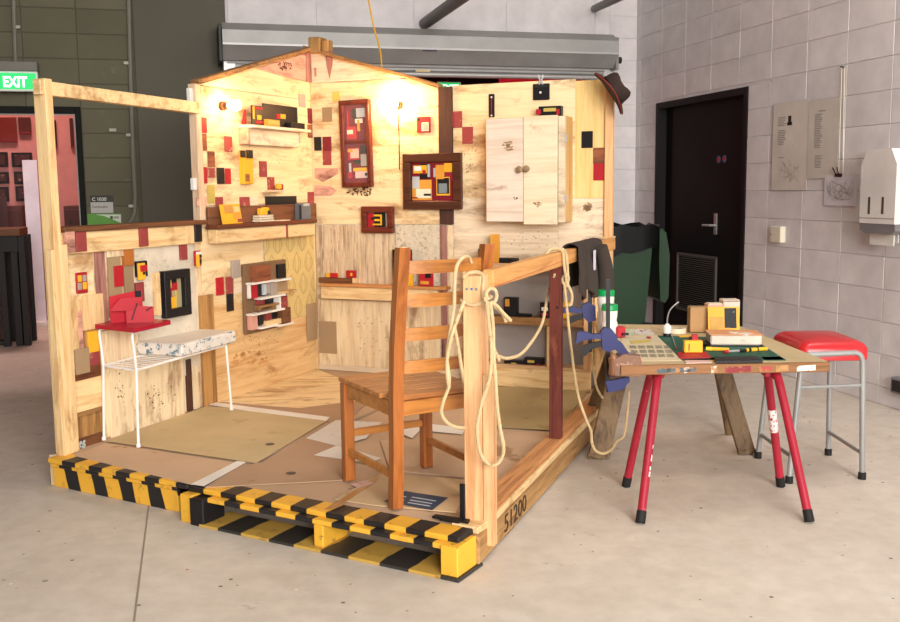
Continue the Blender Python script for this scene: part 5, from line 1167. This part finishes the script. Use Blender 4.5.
add('flap', MB().prism([(-.1, .065), (.03, .06), (.06, .125), (-.045, .125)], -.0015, .0015).xf(Matrix.Rotation(R(0), 4, 'X')), REDC, fr2, h)
add('stick', MB().beam((-.0, -.02, .02), (.03, -.02, .1), .004, .004), BLACK, fr2, h); add('stick', MB().beam((.07, -.02, .06), (.1, -.015, .075), .004, .004), BLACK, fr2, h)
ang = math.degrees(math.atan2(dirx.y, dirx.x)); cp_ = ta.lerp(tc_, .78).lerp(tb.lerp(td, .78), .5); cf = Fr(cp_[:2], ang, zr + .007)
CUSH = paint('chipped_white_paint', '#e6e0d6', '#5f8190', .62, .6, 26)
t = root('painted_slab', cf, (0, 0, 0), 'chipped white painted slab with blue marks on the wire table', 'slab')
wd_ = (tb - ta).length / 2 + .02
add('body', MB().box(-.27, .24, -wd_, wd_, 0, .062, .008), CUSH, cf, t); add('top_sheet', MB().box(-.26, .23, -wd_ + .01, wd_ - .01, .062, .066, .003), paint('slab_top', '#e8e2d8', '#d2cabd', .3), cf, t)

# ------------------------------------------------------------------ trestles and table
TZ = .62; TT = .04
fl, frr, bkr, bkl = gz(612, 365, TZ), gz(828, 361.5, TZ), gz(752, 329.5, TZ), gz(606, 326.5, TZ)
fl.x = .705; bkl = Vector((.79, 5.26, TZ)); bkr = Vector((1.53, 5.12, TZ))
PT = paint('paint_spattered_wood', '#c0ab84', '#ab9066', .4, .7, 9)
t = root('work_table', WF, ((fl.x + frr.x) / 2, 4.6, TZ - TT), 'paint spattered board table top resting on trestles', 'table')
add('top', MB().flat([(p.x, p.y) for p in (fl, frr, bkr, bkl)], TZ - TT + .004, TZ), PT, WF, t)
add('front_rail', MB().beam((fl.x, fl.y - .012, TZ - TT / 2), (frr.x, frr.y - .012, TZ - TT / 2), .024, TT, b=.003), wood('table_edge', '#96683f', '#6a4526', 'X', .3), WF, t)
SPL = [('#8c2a2e', .50, .62), ('#a94038', .66, .72), ('#4e5a60', .17, .36), ('#d2bfae', .30, .33), ('#d8cbbd', .43, .46), ('#b88a54', .74, .80), ('#e5dcd2', .84, .93), ('#8f8d8b', .22, .26)]
for i, (c, a, b) in enumerate(SPL):
    p = fl.lerp(frr, a); q = fl.lerp(frr, b)
    add('paint_smear', MB().beam((p.x, p.y - .0245, TZ - TT / 2 + random.uniform(-.006, .006)), (q.x, q.y - .0245, TZ - TT / 2), .0015, TT * random.uniform(.45, .8)), paint('smear%d' % i, c, '#a9774a', .75, .5, 30), WF, t)
RT_ = paint('red_trestle_paint', '#a52336', '#d07a80', .15, .4, 22); RUB = paint('black_rubber', '#1c1b1b', rough=.7)
t = root('metal_trestle', WF, (1.12, 4.08, 0), 'red painted steel trestle with tube legs and black feet', 'trestle')
zb2 = TZ - TT
add('beam', MB().beam((.86, 4.19, zb2 - .011), (1.41, 4.19, zb2 - .011), .04, .02, b=.004), RT_, WF, t)
for x_ in (.885, 1.385): add('saddle', MB().beam((x_ - .035, 4.17, zb2 - .022), (x_ + .035, 4.17, zb2 - .022), .06, .04, b=.005), RT_, WF, t)
for (fx, fy, tx) in ((.797, 4.326, .885), (.767, 3.844, .895), (1.485, 4.301, 1.375), (1.442, 3.834, 1.39)):
    sg = 1 if fy > 4.08 else -1
    pts = [(fx, fy, .03), (fx + (tx - fx) * .82, fy + (4.17 + sg * .05 - fy) * .88, zb2 - .075), (tx - (tx - fx) * .04, 4.17 + sg * .03, zb2 - .035), (tx, 4.17, zb2 - .028)]
    lg = add('leg', MB().tube(smooth_path(pts, 6), .018, 12), RT_, WF, t)
    d = (Vector(pts[0]) - Vector(pts[1])).normalized(); add('rubber_foot', MB().tube([Vector(pts[0]) + d * .028, Vector(pts[0]) - d * .02], .020, 12), RUB, WF, lg)
    if (fx, sg) == (1.485, 1):
        q = Vector(pts[0]).lerp(Vector(pts[1]), .72); q2 = Vector(pts[0]).lerp(Vector(pts[1]), .5); add('white_sticker', MB().tube([q, q2], .0187, 12), paint('scrawled_sticker', '#eee6e2', '#b8283c', .7, .5, 60), WF, lg)
    if (fx, sg) == (.767, -1):
        for a, b in ((.42, .47), (.30, .34), (.35, .38), (.52, .55)): add('paint_chip', MB().tube([Vector(pts[0]).lerp(Vector(pts[1]), a) + Vector((.004, -.006, 0)), Vector(pts[0]).lerp(Vector(pts[1]), b) + Vector((.004, -.006, 0))], .0125, 8), WHITE, WF, lg)
t = root('wooden_trestle', WF, (1.13, 5.05, 0), 'weathered timber trestle with frayed plank legs', 'trestle')
add('beam', MB().beam((.82, 5.05, zb2 - .047), (1.46, 5.05, zb2 - .047), .09, .09, b=.004), greywood, WF, t)
def plank(f, tp, w, th, up):
    return MB().beam(tp, f, w, th, up, .003)
fxs = ((1.545, 5.25, 1.40, .075), (1.50, 4.84, 1.36, .085), (.735, 4.79, .9, .105), (.74, 5.25, .89, .09))
for (fx, fy, tx, w_) in fxs:
    sg = 1 if fy > 5.05 else -1
    lg = add('leg', plank((fx, fy, .0), (tx, 5.05 + sg * .06, zb2 - .025), w_, .03, (0, 1, 0)), greywood, WF, t)
    d = Vector((fx - tx, fy - 5.05 - sg * .06, -zb2)).normalized()
    mb = MB()
    for k_ in range(5): x_ = -w_ / 2 + w_ * (k_ + .5) / 5; p = Vector((fx + x_, fy, .03)); mb.beam(p, (fx + x_ + d.x * .03, fy - .002, .001 + .004 * (k_ % 2)), w_ / 6.5, .022, (0, 1, 0), taper=.5)
    add('frayed_end', mb, greywood, WF, lg)

# ------------------------------------------------------------------ things on the table
def on_table(px, py, z=0.): return gz(px, py, TZ + z)
def tflat(name, pts, z, th, mat, label, cat, parent=None):
    q = [gz(x, y, TZ + z + th) for x, y in pts]; return add(name, MB().flat([(v.x, v.y) for v in q], TZ + z + .0003, TZ + z + th), mat, label=label, cat=cat, parent=parent)
NEWS = paint('newsprint', '#d6c6a4', '#c4b28e', .3, .9, 6); GMAT = paint('green_cutting_mat', '#1f5a48', '#2b6a55', .2, .6, 8)
tn = tflat('newspaper', [(620, 361), (682, 360.5), (656.5, 335), (622, 335.5)], 0, .002, NEWS, 'cream sheet of small printed pictures on the table', 'paper')
for r_ in range(3):
    for c_ in range(5):
        x0 = 629 + c_ * 8.6 + r_ * 1.5; y0_ = 345.5 + r_ * 4.3
        if x0 > 676: continue
        q = [gz(x, y, TZ + .0025) for x, y in ((x0, y0_), (x0 + 6.5, y0_), (x0 + 8, y0_ + 3), (x0 + 1, y0_ + 3))]
        add('printed_picture', MB().flat([(v.x, v.y) for v in q], TZ + .002, TZ + .0026), paint('print%d%d' % (r_, c_), '#8d8674', '#c2b596', .5, .8, 60), WF, tn)
tflat('cutting_mat', [(683, 360), (786, 360), (752, 338), (657.5, 335.5)], 0, .003, GMAT, 'dark green cutting mat on the table', 'cutting mat')
tflat('magazine_page', [(621, 335), (634, 335), (634, 329), (623, 329)], .0, .0012, paint('page_green', '#c9d3b4', '#5f7a4a', .5, .7, 30), 'pale green printed page at the table back', 'paper')
tflat('magazine_page', [(635, 334.5), (655, 334.5), (650, 329), (634, 329)], .0, .0012, paint('page_red', '#d9cfc8', '#8a4a48', .6, .7, 24), 'pale page with red and black pictures at the table back', 'paper')
tflat('yellow_paper_strip', [(630, 341), (651, 339.5), (651, 341.5), (632, 343.5)], .003, .001, OLIVE, 'curved yellow paper strip on the newsprint', 'paper')
tflat('red_scrap', [(646, 336.6), (650, 336.3), (651.5, 338), (648, 338.2)], .003, .002, RED, 'tiny red scrap on the cream sheet', 'scrap')
tflat('yellow_ruler', [(678, 335.3), (697, 334.8), (698, 336.5), (680, 337)], .003, .002, YEL, 'short yellow ruler on the cutting mat', 'ruler')
def tbox(name, px, py, w, d, h, mat, label, cat, rot=0., parts=(), z0=0.):
    q = gz(px, py, TZ + z0); f_ = Fr((q.x, q.y), rot, TZ + z0 + .0035)
    t = root(name, f_, (0, 0, 0), label, cat); add('body', MB().box(-w / 2, w / 2, 0, d, 0, h, min(.003, h * .3)), mat, f_, t)
    for (n, b, m_) in parts: add(n, MB().box(*b), m_, f_, t)
    return t
tbox('red_box', 621.5, 338, .042, .05, .05, RED, 'small red box with black knob beside the clamp', 'box', 8, [('knob', (.0, .03, -.02, 0, .012, .022), BLACK)])
# glue bottle with curved spout
q = on_table(667, 337); f_ = Fr((q.x, q.y), 0, TZ + .0035); t = root('glue_bottle', f_, (0, 0, 0), 'white glue bottle with black base and curved metal spout', 'bottle')
add('base', MB().lathe([(.019, 0), (.02, .012), (.019, .016)], n=16), BLACK, f_, t); add('body', MB().lathe([(.019, .016), (.021, .022), (.021, .05), (.012, .058), (.006, .064)], n=16), WHITE, f_, t)
add('spout', MB().tube(smooth_path([(0, 0, .06), (.001, 0, .09), (.01, 0, .125), (.03, 0, .15), (.055, 0, .17)], 5), .0035, 8), STEEL, f_, t)
q = on_table(677, 333); t = root('tape_roll', Fr((q.x, q.y), 0), (0, 0, TZ), 'cream roll of masking tape lying behind the glue bottle', 'tape')
add('roll', MB().lathe([(.045, .001), (.045, .026), (.03, .026), (.03, .001)], (q.x, q.y, TZ), 24), CREAM, WF, t); add('core', MB().lathe([(.03, .001), (.03, .025), (.027, .025), (.027, .001)], (q.x, q.y, TZ), 24), CARD, WF, t)
tbox('cardboard_box', 700, 333, .10, .09, .125, paint('kraft_box', '#b28a5e', '#a07a50', .2, .9), 'plain brown cardboard box behind the cutting mat', 'box', -4, [('flap', (-.05, 0, .0, .05, .125, .128), CARD), ('tape_line', (-.052, -.05, .03, .05, .0, .126), CARD)])
tbox('wood_block', 715, 331.5, .08, .07, .135, paint('pink_block', '#dba592', '#c78d7c', .2), 'pinkish wood block behind the yellow artwork', 'block', 0, [('top_slip', (-.035, .035, .0, .06, .135, .139), CREAM)])
tbox('wood_block', 731, 331.5, .085, .08, .158, paint('pale_block', '#d8c3b2', '#c39a8a', .3), 'taller pale wood block behind the yellow artwork', 'block', 0, [('grain_cap', (-.042, .042, .0, .08, .15, .154), paint('cap_pink', '#c9998a'))])
q = on_table(724, 334.5); f_ = Fr((q.x, q.y), -2, TZ + .0035); t = root('yellow_artwork', f_, (0, 0, 0), 'yellow card artwork with black rectangle leaning on blocks', 'artwork')
Mt = Matrix.Rotation(R(-10), 4, 'X')
add('board', MB().box(-.078, .078, 0, .006, 0, .135, .001).xf(Mt), YEL, f_, t); add('black_panel', MB().box(.004, .062, -.002, 0, .028, .128).xf(Mt), paint('scuffed_black', '#201f20', '#8d8a88', .2, .6, 40), f_, t)
add('collage_patch', MB().box(-.068, -.002, -.002, 0, .01, .085).xf(Mt), paint('kraft_patch', '#c79a52', '#8d7040', .4, .8, 30), f_, t); add('cream_patch', MB().box(-.03, .03, -.003, 0, .004, .03).xf(Mt), ORA, f_, t)
q = on_table(736, 347); f_ = Fr((q.x, q.y), -6, TZ + .004); t = root('thick_book', f_, (0, 0, 0), 'thick pale book with orange cover lying on the mat', 'book')
add('pages', MB().box(-.115, .115, .0, .15, .004, .05, .006), paint('page_block', '#ded4c2', '#c4b8a0', .4, .8, 30), f_, t); add('cover', MB().box(-.12, .12, -.004, .152, .05, .054, .002), paint('orange_cover', '#dd9a6c', '#ece2d2', .55, .5, 7), f_, t); add('cover', MB().box(-.12, .12, -.004, .152, 0, .004, .001), BLACK, f_, t)
def rod(name, a, b, r, mat, label, cat, parts=(), z=.005):
    p = on_table(*a); p.z = TZ + z + r; q = on_table(*b); q.z = TZ + z + r; t = root(name, WF, tuple(p), label, cat); add('barrel', MB().tube([p, q], r, 8), mat, WF, t)
    for (n, k0, k1, rr, m_) in parts: add(n, MB().tube([p.lerp(q, k0), p.lerp(q, k1)], rr, 8), m_, WF, t)
rod('yellow_marker', (706.5, 351.5), (729, 352.5), .008, YEL, 'plain yellow marker lying before the thick book', 'marker', [('cap', -.02, .25, .0088, paint('marker_cap', '#e9c23a'))])
rod('striped_pen', (746, 353), (767, 351.5), .008, YEL, 'yellow and black banded pen on the mat edge', 'pen', [('black_band', .1, .22, .0085, BLACK), ('black_band', .5, .56, .0085, BLACK)])
rod('craft_knife', (727, 354), (747, 352.8), .006, STEEL, 'silver craft knife with red collar on the mat', 'knife', [('red_collar', -.15, .05, .0075, RED), ('black_grip', .6, 1.0, .0068, BLACK)])
rod('hand_tool', (690, 341), (710, 349.5), .009, BLACK, 'black handled pliers lying on the cutting mat', 'pliers', [('red_grip', .3, .55, .0125, RED), ('jaw', .85, 1.1, .009, DSTEEL)])
rod('metal_rod', (672, 337), (676, 349), .002, STEEL, 'thin metal rod lying on the cutting mat', 'rod', [('red_tip', .9, 1.1, .003, RED)])
tflat('black_notebook', [(716, 361), (763, 360.5), (757, 356), (714, 356.5)], .003, .01, BLACK, 'flat black notebook at the table front edge', 'notebook')
tflat('grey_card', [(765, 360), (787, 359.5), (780, 356.5), (761, 357)], .0, .003, GREYC, 'grey card strip beside the black notebook', 'card')
tflat('red_card_sheet', [(680, 358), (711, 357), (706, 351.5), (677, 352)], .0033, .004, RED, 'red card sheet under the yellow box', 'card')
tbox('yellow_card_box', 693.5, 353.5, .08, .035, .052, YEL, 'open yellow card box standing on red card', 'box', -2, [('slot', (-.022, -.018, -.002, 0, .008, .04), DSTEEL), ('red_lid', (.0, .025, .03, .05, .05, .075), RED)], .006)
tflat('pink_card', [(686, 363), (712, 362), (709, 358.5), (684, 359)], .0, .003, paint('pink_card_m', '#d8b3a8'), 'pale pink card at the table front edge', 'card')
tflat('yellow_card', [(711, 360.5), (717, 360.3), (715, 357.5), (709.5, 358)], .0, .003, YEL, 'small yellow card beside the black notebook', 'card')
# white bottles with green lids
def bottle(px, top, label, s_, Y):
    q = aty(px, 330, Y); x = q.x; f_ = Fr((x, Y), 0, TZ + .001); hgt = aty(px, top, Y).z - TZ
    t = root('squeeze_bottle', f_, (0, 0, 0), label, 'bottle'); r_ = .044 * s_
    add('body', MB().lathe([(r_ * .9, 0), (r_, .01), (r_, hgt * .42), (r_ * .86, hgt * .5), (r_ * .95, hgt * .62), (r_, hgt * .82), (r_ * .85, hgt - .03)], n=20), WHITE, f_, t)
    add('lid', MB().lathe([(r_ * 1.02, hgt - .03), (r_ * 1.02, hgt - .004), (r_ * .95, hgt)], n=20), paint('green_lid%d' % px, '#159a52', rough=.35), f_, t)
bottle(605.5, 290, 'taller white bottle with green lid behind the clamp', 1., 5.0)
bottle(609.5, 304.5, 'shorter white bottle with green lid behind the clamp', .9, 4.8)
# clamps
BLUE = paint('navy_clamp_plastic', '#23275f', '#2b2f70', .2, .45); CBAR = paint('black_clamp_bar', '#1d1b1c', rough=.4, metal=.4)
def clamp(Y, px, label, body, trig, lever, arm, bar, lower=None, thick=.035):
    def poly(n, pts, m_, th=thick, dy=0.): 
        P = [aty(x, y, Y) for x, y in pts]; add(n, MB().prism([(p.x, p.z) for p in P], Y - th / 2 + dy, Y + th / 2 + dy), m_, WF, t)
    p = aty(px, bar[1], Y); t = root('bar_clamp', WF, (p.x, Y, p.z), label, 'clamp')
    poly('bar', [(px - 2, bar[0]), (px + 2, bar[0]), (px + 2, bar[1]), (px - 2, bar[1])], CBAR, .012)
    poly('housing', body, BLUE); poly('handle', trig, BLUE, .028); poly('trigger', lever, CBAR, .02)
    if arm: poly('jaw', arm, BLUE, .026)
    if lower: poly('fixed_jaw', lower, BLUE, .03)
    return t
clamp(4.10, 608, 'blue and black bar clamp gripping the table corner', [(600.5, 331), (604, 327), (611, 328.5), (617, 336), (615, 349), (608, 351.5), (602, 349)], [(577, 332), (584, 331), (592, 334), (601, 333), (602, 338.5), (592, 338.5), (583, 340), (575.3, 343)],
      [(579, 347.5), (588, 343.5), (602, 341), (602, 346), (591, 349), (586, 355), (581.5, 357)], [(616, 338), (622, 343), (629, 353.5), (620, 353.8), (614.5, 349)], (279, 392), [(605, 381), (614, 379.5), (629, 376), (629, 381), (622, 389), (608, 392)])
clamp(4.95, 590, 'blue and black bar clamp fixed under the jacket', [(581, 305), (588, 302), (595, 306), (595.5, 320), (588, 322), (583, 317)], [(563, 308), (572, 306.5), (582, 308.5), (582, 313), (572, 312), (564, 313)], [(567, 318), (573, 315.5), (582, 314), (583, 318), (575, 321), (569, 324)], None, (255, 352))
# taped table corner
q = aty(626, 367, 4.09)
t = root('wrapped_block', Fr((q.x, 4.09), 0), (0, 0, TZ - .05), 'brown wood block wrapped in shiny clear film at the clamp', 'block')
f_ = Fr((q.x, 4.06), -6, TZ + .001)
add('wood', MB().box(-.045, .045, 0, .08, 0, .035, .008), wood('film_wood', '#7d4a2c', '#52301c', 'X', .2, rough=.12, spec=.8), f_, t)
film = paint('clear_film', '#7d5236', '#a88468', .4, .1, 16, spec=1.)
add('film', MB().prism([(-.055, -.045), (.05, -.05), (.062, -.02), (.05, .04), (-.02, .045), (-.058, .02)], -.05, -.018), film, f_, t)
add('film_end', MB().lathe([(.005, 0), (.02, .012), (.017, .05), (.022, .08), (.008, .1)], (-.06, -.03, -.055), 10), film, f_, t)

# ------------------------------------------------------------------ stool
t = root('work_stool', WF, (1.72, 4.59, 0), 'red vinyl stool with grey steel tube legs', 'stool')
SGR = paint('grey_stool_steel', '#9fa09e', None, rough=.4, metal=.3)
S1, S2, S3, S4 = Vector((1.535, 4.779, 0)), Vector((1.546, 4.359, 0)), Vector((1.902, 4.819, 0)), Vector((1.901, 4.408, 0))
zst = .575
def sqtube(pts, w): 
    mb = MB().tube(pts, w * .68, 4); mb.sm = False; return mb
def uframe(a, b, dy, name):
    ca = (a + b) / 2; A1 = a.lerp(ca, .22); B1 = b.lerp(ca, .12); A1 = Vector((A1.x, A1.y + dy, zst - .02)); B1 = Vector((B1.x, B1.y + dy, zst - .02)); tp = []
    pa, pb_ = Vector((A1.x + .035, A1.y, zst + .02)), Vector((B1.x - .035, B1.y, zst + .02))
    P = [a + Vector((0, 0, .02)), A1] + smooth_path([A1, A1.lerp(pa, .5) + Vector((-.006, 0, .008)), pa], 3)[1:] + smooth_path([pb_, B1.lerp(pb_, .5) + Vector((.006, 0, .008)), B1], 3) + [b + Vector((0, 0, .02))]
    add('leg_frame', MB().tube(P, .0125, 10), SGR, WF, t)
    k_ = .72; add('crossbar', MB().tube([a.lerp(A1, .8), b.lerp(B1, .8)], .009, 8), SGR, WF, t)
    return a.lerp(A1, .22), b.lerp(B1, .22)
l0, r0 = uframe(S2, S4, .0, 'front'); l1, r1 = uframe(S1, S3, -.03, 'rear')
for p, q in ((l0, l1), (r0, r1)): add('side_stretcher', MB().tube([p, q], .009, 8), SGR, WF, t)
for p in (S1, S2, S3, S4): add('rubber_foot', MB().lathe([(.018, 0), (.018, .03), (.014, .034)], p, 12), RUB, WF, t)
mb = MB(); sx0, sx1, sy0, sy1 = 1.595, 1.915, 4.405, 4.81; nn = 10
for k_, (z, ins) in enumerate(((zst - .02, .012), (zst - .015, .0), (zst + .035, .0), (zst + .055, .012), (zst + .068, .035))):
    for (cx, cy, a0) in ((sx1, sy1, 0), (sx0, sy1, 90), (sx0, sy0, 180), (sx1, sy0, 270)):
        for i in range(5):
            a = R(a0 + 90 * i / 4); r_ = .04; ccx = cx + (-r_ - ins if cx == sx1 else r_ + ins); ccy = cy + (-r_ - ins if cy == sy1 else r_ + ins)
            mb.v.append(Vector((ccx + r_ * math.cos(a), ccy + r_ * math.sin(a), z)))
m_ = 20
for k_ in range(4):
    for i in range(m_): mb.f.append((k_ * m_ + i, k_ * m_ + (i + 1) % m_, (k_ + 1) * m_ + (i + 1) % m_, (k_ + 1) * m_ + i))
c_ = len(mb.v); mb.v.append(Vector(((sx0 + sx1) / 2, (sy0 + sy1) / 2, zst + .078))); mb.v.append(Vector(((sx0 + sx1) / 2, (sy0 + sy1) / 2, zst - .02)))
for i in range(m_): mb.f.append((4 * m_ + i, 4 * m_ + (i + 1) % m_, c_)); mb.f.append((i, (i + 1) % m_, c_ + 1))
mb.sm = True
add('seat', mb, paint('red_vinyl', '#c8262c', None, rough=.3, spec=.5), WF, t)

# ------------------------------------------------------------------ green wheelie bin
bf = Fr((1.385, 8.2), 6)
GB = paint('green_bin_plastic', '#1c3c21', '#18341e', .2, .45, 3); GBD = paint('dark_bin_lid', '#1d3a22', None, rough=.4)
t = root('wheelie_bin', bf, (.2, .2, 0), 'green wheelie bin with black liner beside the black door', 'bin')
def frus(x0, x1, y0, y1, z0, X0, X1, Y0, Y1, z1): return MB().add([(x0, y0, z0), (x1, y0, z0), (x1, y1, z0), (x0, y1, z0), (X0, Y0, z1), (X1, Y0, z1), (X1, Y1, z1), (X0, Y1, z1)], [(3, 2, 1, 0), (4, 5, 6, 7), (0, 1, 5, 4), (1, 2, 6, 5), (2, 3, 7, 6), (3, 0, 4, 7)])
add('body', frus(.02, .27, .05, .45, .03, -.06, .33, 0, .5, .95), GB, bf, t)
add('rim', MB().box(-.09, .36, -.02, .52, .95, 1.0, .015), GB, bf, t)
mb = MB(); ln = 24
for ring_ in ((0., .0), (.03, .03), (.02, -.14)):
    for i in range(ln):
        a = 2 * math.pi * i / ln; x = .135 + (.235 + ring_[0]) * max(-1, min(1, 1.25 * math.cos(a))); y = .25 + (.28 + ring_[0]) * max(-1, min(1, 1.25 * math.sin(a))); mb.v.append(Vector((x, y, 1.0 + ring_[1] + .015 * math.sin(i * 2.3) - (.05 * (1 - math.cos(a)) if ring_[1] < 0 else 0))))
for k_ in range(2):
    for i in range(ln): mb.f.append((k_ * ln + i, k_ * ln + (i + 1) % ln, (k_ + 1) * ln + (i + 1) % ln, (k_ + 1) * ln + i))
mb.sm = True; add('black_liner', mb, paint('bin_liner', '#0b0b0b', rough=.5, spec=.2), bf, t)
add('handle', MB().tube([(.34, .08, .96), (.43, .08, .985), (.43, .42, .985), (.34, .42, .96)], .016, 8), GB, bf, t)
mb = MB().prism([(.385, 1.0), (.44, .97), (.475, .78), (.47, .42), (.44, .37), (.40, .40), (.385, .7)], .0, .5)
ld = add('open_lid', mb, GB, bf, t); add('lid_hollow', MB().prism([(.40, .9), (.435, .88), (.45, .75), (.445, .46), (.41, .45), (.40, .7)], -.006, -.001), GBD, bf, ld)
for y in (.02, .46): add('wheel', MB().lathe([(.04, 0), (.1, .004), (.105, .02), (.1, .045), (.04, .05)], n=24).xf(Matrix.Translation((.29, y + .02, .105)) @ Matrix.Rotation(R(90), 4, 'X')), RUB, bf, t)
add('axle', MB().tube([(.29, 0, .105), (.29, .5, .105)], .012, 8), DSTEEL, bf, t)

# string lines drawn across the shed
p = RS.M @ Vector((.1, -.03, 1.0)); 
add('red_string', MB().tube([p, RS.M @ Vector((um, -.03, 1.02))], .0012, 4), RED, WF, rl)

# ------------------------------------------------------------------ stains and specks on the boards
STAIN = paint('dark_stain', '#5a3a26', '#3d2618', .3, .8, 30); STAIN2 = paint('pale_brown_stain', '#b08e6a', '#9c7850', .3, .8, 30)
def splat(parent, fr, off, cx, cy, rx, ry, n, mat, smin, smax, seed, name='stain_flecks'):
    rng = random.Random(seed); mb = MB()
    for i in range(n):
        a_ = rng.uniform(0, 6.283); q_ = rng.random() ** .6; x = cx + rx * .5 * q_ * math.cos(a_); y = cy + ry * .5 * q_ * math.sin(a_); u_, v_ = fr.uv(x, y, -off); r_ = rng.uniform(smin, smax); k_ = 7; e = rng.uniform(1.2, 3.2) if smax > .011 else rng.uniform(.6, 1.5); r_ *= .55 if smax > .011 else 1
        mb.prism([(u_ + r_ * e * rng.uniform(.6, 1) * math.cos(2 * math.pi * j / k_), v_ + r_ * rng.uniform(.6, 1) * math.sin(2 * math.pi * j / k_)) for j in range(k_)], -off - .0006, -off)
    return add(name, mb, mat, fr, parent, kind='stuff')
splat(kw, KW, .0102, 360, 192, 26, 9, 70, STAIN, .002, .009, 1); splat(kw, KW, .0102, 366, 186.5, 10, 3, 40, STAIN, .003, .008, 2)
splat(kw, KW, .0082, 588, 207, 9, 9, 26, STAIN2, .006, .02, 3); splat(kw, KW, .0082, 530, 240, 60, 20, 40, STAIN2, .002, .006, 4)
splat(kw, KW, .0082, 380, 335, 70, 40, 60, STAIN2, .002, .007, 5); splat(kw, KW, .0102, 395, 160, 50, 60, 40, STAIN2, .002, .006, 6); splat(kw, KW, .0082, 470, 150, 14, 60, 30, STAIN2, .003, .009, 16)
splat(gw, LW, .0102, 255, 160, 70, 80, 60, STAIN2, .002, .006, 7); splat(gw, LW, .0182, 285, 66, 14, 8, 40, STAIN, .003, .01, 8)
splat(gw, LW, .0062, 255, 340, 60, 40, 60, STAIN, .002, .005, 9); splat(gw, LW, .0062, 250, 358, 50, 14, 30, wood('streak_brown', '#cf9c64', '#b98650', 'X', 0), .01, .03, 10, 'brown_streaks')
splat(lw, LW, .0122, 160, 395, 30, 30, 30, STAIN, .002, .006, 11); splat(lw, LW, .0122, 120, 385, 12, 50, 20, STAIN, .002, .006, 12)
cu_root = [o for o in D.objects if o.name.startswith('wall_cabinet')][0]
splat(d1_, KW, -CO + .0022, 508, 146, 10, 10, 24, STAIN2, .004, .016, 13); splat(d1_, KW, -CO + .0022, 515, 198, 5, 3, 8, STAIN, .002, .006, 14); splat(d2_, KW, -CO + .0062, 538, 205, 12, 12, 10, STAIN2, .004, .014, 15)
